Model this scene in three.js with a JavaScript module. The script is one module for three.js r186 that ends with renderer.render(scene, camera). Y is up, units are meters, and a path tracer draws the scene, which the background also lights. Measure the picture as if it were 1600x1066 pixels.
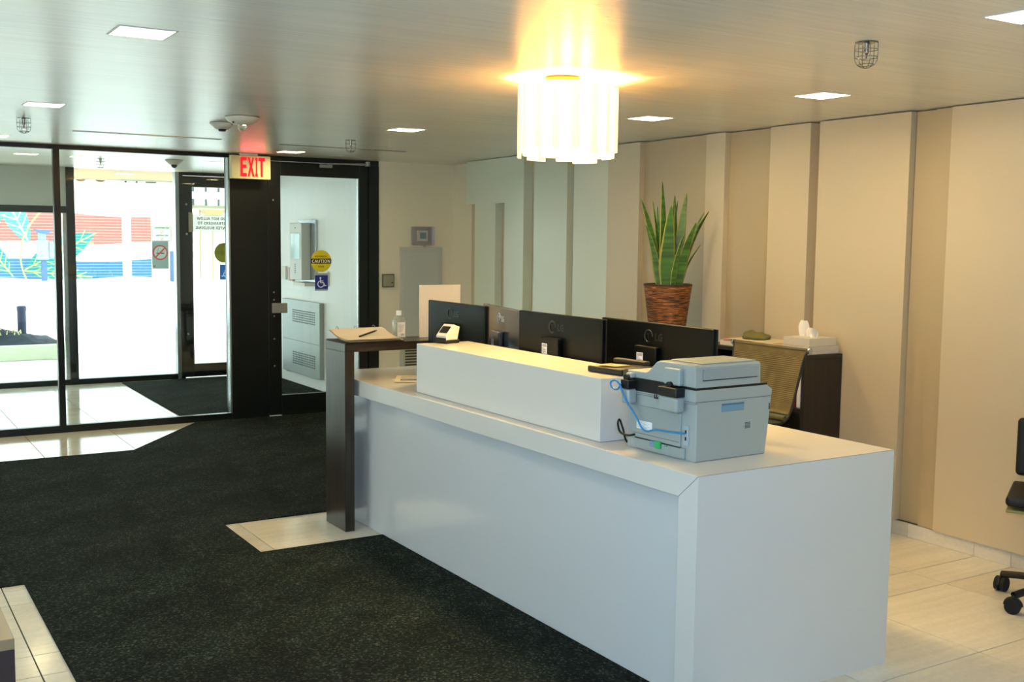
import * as THREE from 'three';
import { RoundedBoxGeometry } from 'three/addons/geometries/RoundedBoxGeometry.js';
import { TextGeometry } from 'three/addons/geometries/TextGeometry.js';
import { mergeGeometries, toCreasedNormals } from 'three/addons/utils/BufferGeometryUtils.js';
import { FontLoader } from 'three/addons/loaders/FontLoader.js';
import { RectAreaLightUniformsLib } from 'three/addons/lights/RectAreaLightUniformsLib.js';

// ---------------------------------------------------------------- camera, sky, sun, exposure
RectAreaLightUniformsLib.init();
const scene = new THREE.Scene();
const renderer = new THREE.WebGLRenderer();
renderer.toneMapping = THREE.LinearToneMapping;
renderer.toneMappingExposure = 1.0;
renderer.shadowMap.enabled = true;
const camera = new THREE.PerspectiveCamera(34.84, 1600 / 1066, 0.05, 300);
camera.position.set(0, 1.65, 0);
{
  const yaw = 0.5547, pitch = 0.0925, roll = 0.0112;
  const f = new THREE.Vector3(Math.sin(yaw) * Math.cos(pitch), -Math.sin(pitch), -Math.cos(yaw) * Math.cos(pitch));
  const r0 = new THREE.Vector3(Math.cos(yaw), 0, Math.sin(yaw)), u0 = new THREE.Vector3().crossVectors(r0, f);
  const r = r0.clone().multiplyScalar(Math.cos(roll)).addScaledVector(u0, Math.sin(roll));
  const u = u0.clone().multiplyScalar(Math.cos(roll)).addScaledVector(r0, -Math.sin(roll));
  camera.quaternion.setFromRotationMatrix(new THREE.Matrix4().makeBasis(r, u, f.clone().negate()));
}
scene.add(camera);
scene.background = new THREE.Color().setRGB(3.4, 4.05, 4.2);
const LED = 84, LED_COLOR = new THREE.Color().setRGB(1, 0.8, 0.42);
const sun = new THREE.DirectionalLight(new THREE.Color().setRGB(1, 0.97, 0.92), 6);
sun.position.set(14, 40, -20); sun.target.position.set(4, 0, -30);
sun.castShadow = true; sun.shadow.camera.left = -40; sun.shadow.camera.right = 40; sun.shadow.camera.top = 40; sun.shadow.camera.bottom = -40; sun.shadow.camera.far = 120;
scene.add(sun, sun.target);
// the camera's own flash, a hand above the lens: the pendant throws its shadow on the panelled wall just below itself
const flash = new THREE.PointLight(new THREE.Color().setRGB(0.55, 0.85, 1.35), 15, 0, 2);
flash.position.set(0, 1.725, 0.01); flash.castShadow = true; flash.name = 'camera_flash';
scene.add(flash);

// ---------------------------------------------------------------- helpers
let seed = 7;
const rnd = (a = 0, b = 1) => { seed = (seed * 1664525 + 1013904223) >>> 0; return a + (b - a) * seed / 4294967296; };
const used = new Map(), bases = new WeakMap();
const numbered = (n) => { const k = used.get(n) || 0; used.set(n, k + 1); return k ? n + '_' + String(k).padStart(3, '0') : n; };
const std = (hex, roughness = 0.6, metalness = 0, extra = {}) => new THREE.MeshStandardMaterial({ color: hex, roughness, metalness, ...extra });
const phy = (hex, roughness, extra = {}) => new THREE.MeshPhysicalMaterial({ color: hex, roughness, ...extra });
function metreUV(g) {                                   // uv in metres from position, by the way each face points
  const p = g.attributes.position, n = g.attributes.normal, uv = new Float32Array(p.count * 2);
  for (let i = 0; i < p.count; i++) {
    const ax = Math.abs(n.getX(i)), ay = Math.abs(n.getY(i)), az = Math.abs(n.getZ(i));
    const x = p.getX(i), y = p.getY(i), z = p.getZ(i);
    if (ay >= ax && ay >= az) { uv[2 * i] = x; uv[2 * i + 1] = z; } else if (ax >= az) { uv[2 * i] = z; uv[2 * i + 1] = y; } else { uv[2 * i] = x; uv[2 * i + 1] = y; }
  }
  g.setAttribute('uv', new THREE.BufferAttribute(uv, 2)); return g;
}
const bx = (x0, x1, y0, y1, z0, z1) => metreUV(new THREE.BoxGeometry(x1 - x0, y1 - y0, z1 - z0).translate((x0 + x1) / 2, (y0 + y1) / 2, (z0 + z1) / 2));
const rb = (x0, x1, y0, y1, z0, z1, r = 0.004, s = 2) => metreUV(new RoundedBoxGeometry(x1 - x0, y1 - y0, z1 - z0, s, Math.min(r, (x1 - x0) / 2.01, (y1 - y0) / 2.01, (z1 - z0) / 2.01)).translate((x0 + x1) / 2, (y0 + y1) / 2, (z0 + z1) / 2));
const cyl = (x, y0, y1, z, r0, r1 = r0, n = 24) => new THREE.CylinderGeometry(r1, r0, y1 - y0, n).translate(x, (y0 + y1) / 2, z);
const V = (x, y, z) => new THREE.Vector3(x, y, z);
function bar(a, b, r, n = 10) {                         // a round bar between two points
  const d = V(...b).sub(V(...a)), g = new THREE.CylinderGeometry(r, r, d.length(), n);
  g.applyQuaternion(new THREE.Quaternion().setFromUnitVectors(V(0, 1, 0), d.clone().normalize()));
  return g.translate((a[0] + b[0]) / 2, (a[1] + b[1]) / 2, (a[2] + b[2]) / 2);
}
const tube = (pts, r, n = 40, k = 8, closed = false) => new THREE.TubeGeometry(new THREE.CatmullRomCurve3(pts.map((p) => V(...p)), closed), n, r, k, closed);
const lathe = (pts, x, y, z, n = 32) => new THREE.LatheGeometry(pts.map(([a, b]) => new THREE.Vector2(a, b)), n).translate(x, y, z);
const join = (...gs) => mergeGeometries(gs.map((g) => { const o = g.index ? g.toNonIndexed() : g; for (const k of Object.keys(o.attributes)) if (!['position', 'normal', 'uv'].includes(k)) o.deleteAttribute(k); return o; }));
function prismZ(pts, z0, z1, bevel = 0) {                // outline in x,y drawn along z
  const s = new THREE.Shape(pts.map(([a, b]) => new THREE.Vector2(a, b)));
  return metreUV(new THREE.ExtrudeGeometry(s, { depth: z1 - z0 - 2 * bevel, bevelEnabled: bevel > 0, bevelSize: bevel, bevelOffset: -bevel, bevelThickness: bevel, bevelSegments: 2 }).translate(0, 0, z0 + bevel));
}
function prismX(pts, x0, x1, bevel = 0) {                // outline in z,y drawn along x
  const s = new THREE.Shape(pts.map(([a, b]) => new THREE.Vector2(-a, b)));
  return metreUV(new THREE.ExtrudeGeometry(s, { depth: x1 - x0 - 2 * bevel, bevelEnabled: bevel > 0, bevelSize: bevel, bevelOffset: -bevel, bevelThickness: bevel, bevelSegments: 2 }).rotateY(Math.PI / 2).translate(x0 + bevel, 0, 0));
}
function prismY(pts, y0, y1, holes = []) {               // outline in x,z drawn upwards
  const s = new THREE.Shape(pts.map(([a, b]) => new THREE.Vector2(a, -b)));
  for (const h of holes) s.holes.push(new THREE.Path(h.map(([a, b]) => new THREE.Vector2(a, -b))));
  return metreUV(new THREE.ExtrudeGeometry(s, { depth: y1 - y0, bevelEnabled: false }).rotateX(-Math.PI / 2).translate(0, y0, 0));
}
function add(parent, name, g, m) {                       // world-space geometry becomes a part of parent
  const b = bases.get(parent); if (b) g.translate(-b[0], -b[1], -b[2]);
  const o = new THREE.Mesh(g, m); o.name = name; o.castShadow = o.receiveShadow = true; parent.add(o);
  if (b) bases.set(o, b);
  return o;
}
function thing(name, label, category, base, group) {
  const o = new THREE.Group(); o.name = numbered(name); o.position.set(...base); scene.add(o); bases.set(o, base);
  o.userData = { label, category }; if (group) o.userData.group = group; return o;
}
function one(name, label, category, g, m, group) {       // a thing of a single mesh
  g.computeBoundingBox(); const c = g.boundingBox.getCenter(V(0, 0, 0)), b = [c.x, g.boundingBox.min.y, c.z];
  const o = new THREE.Mesh(g.translate(-b[0], -b[1], -b[2]), m); o.name = numbered(name); o.position.set(...b); o.castShadow = o.receiveShadow = true; scene.add(o); bases.set(o, b);
  o.userData = { label, category }; if (group) o.userData.group = group; return o;
}
function struct(name, label, g, m) {
  const o = g ? new THREE.Mesh(g, m) : new THREE.Group(); o.name = name; o.castShadow = o.receiveShadow = true; scene.add(o);
  o.userData = { kind: 'structure', label, category: name.split('_')[0] }; return o;
}
// ---- textures
function noiseTex(w, h, fn, srgb = false, rep = 1, repY = rep) {
  const d = new Uint8Array(w * h * 4);
  for (let j = 0; j < h; j++) for (let i = 0; i < w; i++) { const c = fn(i, j); for (let k = 0; k < 3; k++) d[4 * (j * w + i) + k] = Math.max(0, Math.min(255, c[k] ?? c[0])); d[4 * (j * w + i) + 3] = 255; }
  const t = new THREE.DataTexture(d, w, h); t.wrapS = t.wrapT = THREE.RepeatWrapping; t.magFilter = THREE.LinearFilter; t.minFilter = THREE.LinearMipmapLinearFilter; t.generateMipmaps = true;
  if (srgb) t.colorSpace = THREE.SRGBColorSpace; t.repeat.set(rep, repY); t.needsUpdate = true; return t;
}
function field(w, h, cx, cy) {                           // smooth tiling noise with cx by cy cells
  const v = Float32Array.from({ length: cx * cy }, () => rnd()); const s = (t) => t * t * (3 - 2 * t);
  return (i, j) => { const x = i / w * cx, y = j / h * cy, a = Math.floor(x), b = Math.floor(y), u = s(x - a), q = s(y - b); const g = (m, n) => v[((n % cy) + cy) % cy * cx + ((m % cx) + cx) % cx];
    return (g(a, b) * (1 - u) + g(a + 1, b) * u) * (1 - q) + (g(a, b + 1) * (1 - u) + g(a + 1, b + 1) * u) * q; };
}
function canvasTex(w, h, draw) {
  const c = document.createElement('canvas'); c.width = w; c.height = h; const x = c.getContext('2d'); draw(x, w, h);
  const t = new THREE.CanvasTexture(c); t.colorSpace = THREE.SRGBColorSpace; t.anisotropy = 8; return t;
}
const plane = (w, h) => new THREE.PlaneGeometry(w, h);

// ---------------------------------------------------------------- materials
const M = {};
{
  const a = field(512, 512, 4, 170), b = field(512, 512, 9, 60), c = field(512, 512, 3, 5);
  const streak = noiseTex(512, 512, (i, j) => [90 + 90 * a(i, j) + 60 * b(i, j)], false, 1 / 1.5);
  const tone = noiseTex(512, 512, (i, j) => { const k = 0.93 + 0.06 * a(i, j) + 0.05 * (c(i, j) - 0.5); return [250 * k, 245 * k, 232 * k]; }, true, 1 / 1.5);
  M.ceiling = new THREE.MeshPhysicalMaterial({ map: tone, roughness: 0.3, metalness: 0.12, bumpMap: streak, bumpScale: 0.0011 });
}
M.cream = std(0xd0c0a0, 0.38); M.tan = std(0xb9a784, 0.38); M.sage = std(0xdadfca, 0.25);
M.wall = std(0xeee4c8, 0.6); M.wallWhite = std(0xeff1ee, 0.4); M.wallGrey = std(0xcfd2c8, 0.6);
M.black = std(0x070f0f, 0.32, 0.2); M.blackMatte = std(0x0d0d0d, 0.6); M.rubber = std(0x111111, 0.8); M.silver = std(0xb8c0c4, 0.25, 0.85); M.chrome = std(0x8d8d85, 0.2, 1);
M.glass = new THREE.MeshPhysicalMaterial({ color: 0xf8fbfa, transmission: 1, thickness: 0, roughness: 0.0, ior: 1.45 });
{
  const a = field(512, 512, 6, 8), b = field(512, 512, 3, 64), c = field(512, 512, 90, 90);
  const mk = (r, g, bl, o) => noiseTex(512, 512, (i, j) => { const k = 0.95 + 0.05 * a(i + o, j) + 0.045 * (b(i, j + o) - 0.5) + 0.03 * (c(i, j) - 0.5); return [r * k, g * k, bl * k]; }, true, 1 / 1.3);
  M.tile = [mk(224, 217, 198, 0), mk(219, 212, 194, 130), mk(228, 222, 205, 300)].map((map) => new THREE.MeshPhysicalMaterial({ map, roughness: 0.12 }));
  M.grout = std(0x4c463c, 0.9);
}
{
  // loop-pile carpet: rows of little loops of mixed dark yarn
  const N = 1024, per = 102, loop = N / per, h = Array.from({ length: per * per * 2 }, () => rnd()), a = field(N, N, 7, 7);
  const at = (i, j) => { const r = Math.floor(j / loop), s = i / loop + (r % 2) * 0.5, q = ((Math.floor(s) % per) + per) % per; const u = s - Math.floor(s) - 0.5, v = j / loop - r - 0.5; return [r * per + q, Math.max(0, 1 - 2.6 * (u * u + v * v))]; };
  const map = noiseTex(N, N, (i, j) => { const [k, up] = at(i, j), t = h[k], w = 0.8 + 0.4 * a(i, j);
    const c = t < 0.5 ? [27, 34, 31] : t < 0.78 ? [38, 47, 42] : t < 0.93 ? [54, 60, 50] : [74, 78, 64]; return c.map((x) => x * w * (0.75 + 0.25 * up)); }, true, 1 / 0.9);
  const bump = noiseTex(N, N, (i, j) => [255 * at(i, j)[1]], false, 1 / 0.9);
  M.carpet = new THREE.MeshPhysicalMaterial({ map, roughness: 0.95, bumpMap: bump, bumpScale: 0.006, specularIntensity: 0.15 });
}
M.lacquer = new THREE.MeshPhysicalMaterial({ color: 0xd3d5d6, roughness: 0.16, clearcoat: 0.3, clearcoatRoughness: 0.08 });
M.quartz = new THREE.MeshPhysicalMaterial({ color: 0xdad8d2, roughness: 0.2 });
{
  const a = field(512, 512, 120, 3), b = field(512, 512, 40, 5), c = field(512, 512, 6, 4);
  const map = noiseTex(512, 512, (i, j) => { const k = 0.6 + 0.5 * a(i, j) + 0.3 * b(i, j) + 0.2 * (c(i, j) - 0.5); return [46 * k, 38 * k, 31 * k]; }, true, 1 / 0.7);
  M.wood = new THREE.MeshPhysicalMaterial({ map, roughness: 0.28 });
  const m2 = map.clone(); m2.rotation = Math.PI / 2; m2.needsUpdate = true; M.woodFlat = new THREE.MeshPhysicalMaterial({ map: m2, roughness: 0.28 });
  const dk = noiseTex(512, 512, (i, j) => { const k = 0.6 + 0.5 * a(i, j) + 0.3 * b(i, j); return [30 * k, 22 * k, 18 * k]; }, true, 1 / 0.7);
  M.woodDark = new THREE.MeshPhysicalMaterial({ map: dk, roughness: 0.35 });
}
M.paper = std(0xeadfc6, 0.85); M.paperWhite = std(0xf1efe8, 0.8); M.ledGlow = new THREE.MeshStandardMaterial({ color: 0xffffff, emissive: 0xf4f3ff, emissiveIntensity: 1.1 });
M.lightFrame = std(0xd9d6cf, 0.5);
M.concrete = std(0xe8ebe8, 0.9); M.plastic = std(0xe2dccd, 0.45); M.steel = std(0x9fa19b, 0.35, 0.6);

// ---------------------------------------------------------------- the setting
const CEIL = 2.388;
const L = {                                              // recessed lights: x, z
  lobby: [[0.975, -4.155], [1.03, -6.74], [1.03, -9.09], [3.31, -6.74], [3.36, -9.08], [4.18, -5.2], [4.22, -3.89], [3.29, -2.17]],
  vestibule: [[1.5, -10.9], [1.99, -10.93], [3.27, -10.86]],
};
const S = 0.105;
struct('floor', 'beige porcelain tile floor with dark joints', prismY([[-2.7, 3.1], [5.3, 3.1], [5.3, -12.8], [-2.7, -12.8]], -0.05, -0.006), M.grout);
const floorObj = scene.getObjectByName('floor');
{
  const carpetCover = (x0, x1, z0, z1) => (x0 >= 0.69 && x1 <= 2.53 && z0 >= -5.40) || (x1 <= 1.82 && z0 >= -8.5 && z1 <= -5.47) || (x0 >= 1.9 && x1 <= 4.4 && z0 >= -8.5 && z1 <= -6.1) || (x0 > 2.64 && x1 <= 4.4 && z1 <= -9.7) || (x0 >= 2.54 && x1 <= 3.4 && z0 >= -6.1 && z1 <= -2.78);
  const zj = [3.05, 2.4, 1.75, 1.53, 0.87, 0.65, -0.01, -0.23, -0.89, -1.11, -1.98, -2.64, -3.29, -3.51, -4.28, -4.505, -5.18, -5.4, -6.06, -6.28, -6.94, -7.16, -7.82, -8.04, -8.7, -8.92, -9.58, -9.8, -10.46, -10.68, -11.34, -11.56, -12.22, -12.44, -12.78];
  let k = 0;
  for (let c = -5; c < 8; c++) for (let r = 0; r + 1 < zj.length; r++) {
    const x0 = Math.max(-2.65, 0.59 + c * 0.66), x1 = Math.min(0.59 + (c + 1) * 0.66, 5.25), z1 = zj[r], z0 = zj[r + 1];
    if (x1 - x0 < 0.05 || carpetCover(x0, x1, z0, z1)) continue;
    add(floorObj, 'tile', bx(x0 + 0.0028, x1 - 0.0028, -0.0062, 0, z0 + 0.0028, z1 - 0.0028), M.tile[(k++ * 7 + c + 9) % 3]);
  }
}
one('carpet', 'dark green grey loop pile carpet covering the lobby floor', 'carpet', prismY([[0.69, 3.05], [0.69, -5.47], [-2.62, -5.47], [-2.62, -8.55], [1.88, -8.55], [2.64, -9.585], [4.42, -9.585], [4.42, -6.07], [1.825, -6.07], [1.825, -5.42], [2.524, -5.42], [2.524, 3.05]], 0.0005, 0.009), M.carpet);
one('entrance_mat', 'dark grey mat between the two glass doors of the vestibule', 'mat', prismY([[2.62, -9.72], [2.66, -12.6], [4.38, -12.6], [4.38, -9.72]], 0.0005, 0.009), M.carpet);
{
  const holes = [...L.lobby, ...L.vestibule].map(([x, z]) => [[x - S, z - S], [x - S, z + S], [x + S, z + S], [x + S, z - S]]);
  struct('ceiling', 'satin silver grey ceiling with soft reflections', prismY([[-2.7, 3.1], [5.3, 3.1], [5.3, -12.8], [-2.7, -12.8]], CEIL, CEIL + 0.1, holes), M.ceiling);
  one('roof_slab', 'flat roof slab above the lobby', 'roof', bx(-2.8, 5.5, 2.62, 2.9, -12.8, 3.2), M.concrete);
}
struct('wall_back', 'plain wall behind the lobby', bx(-2.8, 5.5, -0.03, 2.62, 3.05, 3.2), M.wall);
// left wall with a wide window bay that lets the day in from that side
{
  const w = struct('wall_left', 'plain lobby wall with a wide window bay');
  add(w, 'wall_panel', bx(-2.8, -2.65, -0.03, 2.62, -12.8, -6.6), M.wall);
  add(w, 'wall_panel', bx(-2.8, -2.65, -0.03, 2.62, -3.0, 3.05), M.wall);
  add(w, 'wall_panel', bx(-2.8, -2.65, 2.25, 2.62, -6.6, -3.0), M.wall);
  add(w, 'wall_panel', bx(-2.8, -2.65, -0.03, 0.25, -6.6, -3.0), M.wall);
  const g = struct('window_3', 'wide black framed window bay in the side wall');
  for (let k = 0; k < 3; k++) {
    const z0 = -6.6 + k * 1.2;
    add(g, 'pane', bx(-2.73, -2.722, 0.3, 2.2, z0 + 0.03, z0 + 1.17), M.glass);
    add(g, 'mullion', bx(-2.76, -2.69, 0.25, 2.25, z0 - (k ? 0.03 : 0), z0 + 0.03), M.black);
  }
  add(g, 'mullion', bx(-2.76, -2.69, 0.25, 2.25, -3.03, -3.0), M.black);
  add(g, 'sill', bx(-2.76, -2.69, 0.25, 0.3, -6.57, -3.03), M.black);
  add(g, 'head', bx(-2.76, -2.69, 2.2, 2.25, -6.57, -3.03), M.black);
}
// feature wall of stepped vertical panels
{
  const w = struct('wall_right', 'feature wall of sage, cream and tan vertical panels', bx(5.25, 5.4, -0.03, 2.62, -9.8, 3.05), M.wall);
  // two-tone boards: cream ones stand a little proud of the tan ones between them
  add(w, 'backing', bx(5.16, 5.25, 0.08, CEIL - 0.004, -9.08, 3.04), M.cream);
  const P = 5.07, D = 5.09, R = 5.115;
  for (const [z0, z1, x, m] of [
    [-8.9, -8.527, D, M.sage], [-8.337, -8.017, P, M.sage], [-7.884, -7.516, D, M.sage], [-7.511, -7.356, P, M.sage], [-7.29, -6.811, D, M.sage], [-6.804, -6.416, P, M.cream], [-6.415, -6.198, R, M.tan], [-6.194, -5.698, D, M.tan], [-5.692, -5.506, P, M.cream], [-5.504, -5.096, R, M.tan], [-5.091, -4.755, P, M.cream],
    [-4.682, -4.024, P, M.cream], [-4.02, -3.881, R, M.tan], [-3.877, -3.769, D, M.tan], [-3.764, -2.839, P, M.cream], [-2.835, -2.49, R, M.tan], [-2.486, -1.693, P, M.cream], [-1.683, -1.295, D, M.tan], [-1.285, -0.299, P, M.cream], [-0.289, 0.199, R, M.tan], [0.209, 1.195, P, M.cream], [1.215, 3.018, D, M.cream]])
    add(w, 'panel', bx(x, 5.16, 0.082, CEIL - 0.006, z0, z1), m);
  add(w, 'panel', bx(5.1, 5.16, 1.98, CEIL - 0.006, -9.08, -8.905), M.sage);
  add(w, 'panel', bx(5.08, 5.16, 1.98, CEIL - 0.006, -8.525, -8.34), M.sage);
  const zj = [-9.08, -8.5, -7.84, -7.18, -6.52, -5.86, -5.2, -4.54, -3.94, -3.517, -3.3, -2.64, -1.98, -1.32, -0.66, 0, 0.66, 1.32, 1.98, 3.04];
  const b = struct('baseboard_right', 'beige tile baseboard under the panels', bx(5.1, 5.25, 0, 0.078, -9.08, 3.04), M.grout);
  for (let i = 0; i + 1 < zj.length; i++) add(b, 'tile', bx(5.088, 5.1, 0.001, 0.079, zj[i] + 0.0015, zj[i + 1] - 0.0015), M.tile[i % 3]);
}
// entrance wall: the solid bit beside the door, and solid ends
const ZW = -9.63;
{
  struct('wall_front', 'beige wall beside the entrance door', bx(4.44, 5.25, -0.03, 2.62, ZW - 0.17, ZW), M.wall);
  struct('wall_front_end', 'plain wall end beyond the glazing', bx(-2.65, -0.9, -0.03, 2.62, ZW - 0.12, ZW), M.wall);
  struct('wall_vestibule', 'white side wall of the vestibule', bx(4.4, 4.55, -0.03, 2.62, -12.8, ZW - 0.17), M.wallWhite);
  struct('wall_vestibule_end', 'far side wall of the vestibule', bx(-1.05, -0.9, -0.03, 2.62, -12.8, ZW - 0.12), M.wallWhite);
  struct('baseboard_vestibule', 'white baseboard under the wall heater', bx(4.385, 4.4, 0, 0.13, -12.6, -9.82), M.wallWhite);
  const z0 = ZW - 0.06, z1 = ZW;
  const g = struct('window_1', 'black framed glass screen between lobby and vestibule');
  add(g, 'sill', bx(-0.9, 2.99, 0, 0.06, z0, z1), M.black);
  add(g, 'head', bx(-0.9, 2.99, 2.352, CEIL, z0, z1), M.black);
  for (const x of [-0.9, 0.28, 1.528]) add(g, 'mullion', bx(x, x + 0.05, 0.06, 2.352, z0, z1), M.black);
  add(g, 'edge_strip', bx(2.975, 2.99, 0.06, 2.352, z0 - 0.005, z1 + 0.006), M.silver);
  add(g, 'post', bx(2.992, 3.335, 0, CEIL, z0 - 0.1, z1 + 0.01), M.black);
  for (const [a, b] of [[-0.85, 0.28], [0.33, 1.528], [1.578, 2.975]]) add(g, 'pane', bx(a, b, 0.06, 2.352, z0 + 0.026, z0 + 0.034), M.glass);
  const d = struct('door_1', 'black framed glass entrance door with push plate');
  add(d, 'frame_head', bx(3.337, 4.438, 2.345, CEIL, z0 - 0.03, z1 + 0.01), M.black);
  add(d, 'frame_jamb', bx(4.335, 4.438, 0, 2.344, z0 - 0.03, z1 + 0.012), M.black);
  add(d, 'stile', rb(3.342, 3.462, 0.012, 2.34, z0 + 0.006, z1, 0.004), M.black);
  add(d, 'stile', rb(4.238, 4.332, 0.012, 2.34, z0 + 0.006, z1, 0.004), M.black);
  add(d, 'rail', rb(3.462, 4.238, 2.215, 2.34, z0 + 0.006, z1, 0.004), M.black);
  add(d, 'rail', rb(3.462, 4.238, 0.001, 0.192, z0 + 0.006, z1, 0.002), M.black);
  add(d, 'pane', bx(3.462, 4.238, 0.192, 2.215, z0 + 0.024, z0 + 0.032), M.glass);
  add(d, 'glazing_bead', bx(4.226, 4.238, 0.192, 2.215, z0 + 0.034, z1 - 0.004), M.silver);
  add(d, 'push_plate', rb(3.366, 3.51, 0.958, 1.05, z1 + 0.001, z1 + 0.03, 0.005), M.steel);
  for (const y of [1.99, 1.15, 1.08, 0.93, 0.72, 0.47]) add(d, 'screw', cyl(0, 0, 0.004, 0, 0.009, 0.009, 10).rotateX(Math.PI / 2).translate(3.39, y, z1), M.silver);
  const c = thing('door_closer', 'slim metal door closer arm over the entrance door', 'door closer', [4.2, 2.31, ZW + 0.03]);
  add(c, 'body', rb(3.83, 3.95, 2.3, 2.33, z1 + 0.012, z1 + 0.05, 0.005), M.steel);
  add(c, 'arm', bar([3.9, 2.335, z1 + 0.05], [4.3, 2.35, z1 + 0.075], 0.008), M.steel);
  add(c, 'pivot', cyl(4.3, 2.33, 2.372, z1 + 0.06, 0.024), M.steel);
}
// outer glazing of the vestibule
const ZE = -12.72;
{
  const z0 = ZE - 0.07, z1 = ZE;
  struct('wall_front_outer', 'grey solid band above the low outer window', bx(-0.9, 2.16, 1.965, 2.62, z0 - 0.02, z1), M.wallGrey);
  struct('trim_1', 'dark header above the outer glass', bx(2.16, 4.4, 2.392, 2.62, z0, z1), M.black);
  const g = struct('window_2', 'black framed outer shop window of the vestibule');
  add(g, 'transom', bx(-0.9, 2.16, 1.89, 1.965, z0, z1 + 0.01), M.black);
  add(g, 'post', bx(2.14, 2.225, 0, CEIL, z0, z1 + 0.02), M.black);
  add(g, 'edge_strip', bx(2.1, 2.138, 0.065, 1.888, z0 + 0.01, z1), M.silver);
  add(g, 'edge_strip', bx(3.31, 3.352, 0, CEIL, z0 - 0.01, z1 + 0.03), M.silver);
  add(g, 'sill', bx(-0.9, 3.31, 0, 0.06, z0, z1 + 0.01), M.black);
  add(g, 'mullion', bx(0.5, 0.55, 0.06, 1.89, z0, z1), M.black);
  for (const [a, b, t] of [[-0.9, 0.5, 1.888], [0.55, 2.1, 1.888], [2.226, 3.31, 2.39]]) add(g, 'pane', bx(a, b, 0.06, t, z0 + 0.03, z0 + 0.038), M.glass);
  const d = struct('door_2', 'black framed outer glass door with notices');
  add(d, 'frame_jamb', bx(3.354, 3.4, 0, CEIL, z0, z1 + 0.02), M.black);
  add(d, 'frame_head', bx(3.4, 4.4, 2.35, CEIL, z0, z1 + 0.02), M.black);
  add(d, 'stile', rb(3.402, 3.5, 0.012, 2.345, z0 + 0.008, z1, 0.004), M.black);
  add(d, 'stile', rb(4.26, 4.36, 0.012, 2.345, z0 + 0.008, z1, 0.004), M.black);
  add(d, 'rail', rb(3.5, 4.26, 2.22, 2.345, z0 + 0.008, z1, 0.004), M.black);
  add(d, 'rail', rb(3.5, 4.26, 0.012, 0.165, z0 + 0.008, z1, 0.004), M.black);
  add(d, 'pane', bx(3.5, 4.26, 0.165, 2.22, z0 + 0.03, z0 + 0.038), M.glass);
  add(d, 'door_bead', bx(3.496, 3.512, 0.165, 2.22, z0 + 0.04, z1 - 0.004), std(0x6a4a46, 0.5));
  add(d, 'lock_plate', rb(3.462, 3.51, 1.7, 1.93, z1 + 0.001, z1 + 0.02, 0.004), std(0xa89c7c, 0.5));
  for (const y of [2.02, 1.68, 0.52]) add(d, 'screw', cyl(0, 0, 0.006, 0, 0.014, 0.014, 10).rotateX(Math.PI / 2).translate(3.44, y, z1), M.silver);
}

// ---------------------------------------------------------------- reception desk
{
  const d = thing('reception_desk', 'long white lacquered reception desk with waterfall end and mitred top', 'desk', [2.96, 0, -4.4]);
  const top = prismX([[-6.1, 0.766], [-2.861, 0.766], [-2.7615, 0.855], [-6.1, 0.855]], 2.462, 3.465, 0.0015);
  add(d, 'counter_top', top, M.quartz);
  add(d, 'end_panel', prismX([[-2.86, 0], [-2.76, 0], [-2.76, 0.8537], [-2.86, 0.7648]], 2.462, 3.465, 0.0015), M.quartz);
  add(d, 'front_panel', bx(2.528, 2.55, 0.002, 0.7655, -6.09, -2.8615), M.lacquer);
  add(d, 'end_panel', bx(2.55, 3.45, 0.002, 0.7655, -6.09, -6.05), M.lacquer);
  add(d, 'drawer_unit', rb(2.95, 3.4, 0.05, 0.74, -6.0, -5.5, 0.004), M.lacquer);
  add(d, 'support_panel', bx(2.56, 3.3, 0.002, 0.765, -4.4, -4.37), M.lacquer);
  const l = thing('desk_screen_ledge', 'raised white box ledge on the desk hiding the monitors', 'ledge', [2.69, 0.8555, -4.235]);
  add(l, 'shell', rb(2.54, 2.85, 0.856, 1.11, -5.04, -3.43, 0.002), M.quartz);
  const p = thing('writing_stand', 'dark wood veneer stand with narrow post and writing top at the desk end', 'stand', [2.6, 0, -5.73]);
  add(p, 'post', rb(2.373, 2.43, 0.0005, 1.0185, -5.87, -5.59, 0.0015), M.wood);
  add(p, 'top', rb(2.373, 3.3, 1.019, 1.066, -5.87, -5.59, 0.0015), M.woodFlat);
  add(p, 'post', rb(3.22, 3.28, 0.8555, 1.0185, -5.87, -5.59, 0.0015), M.wood);
}
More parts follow.
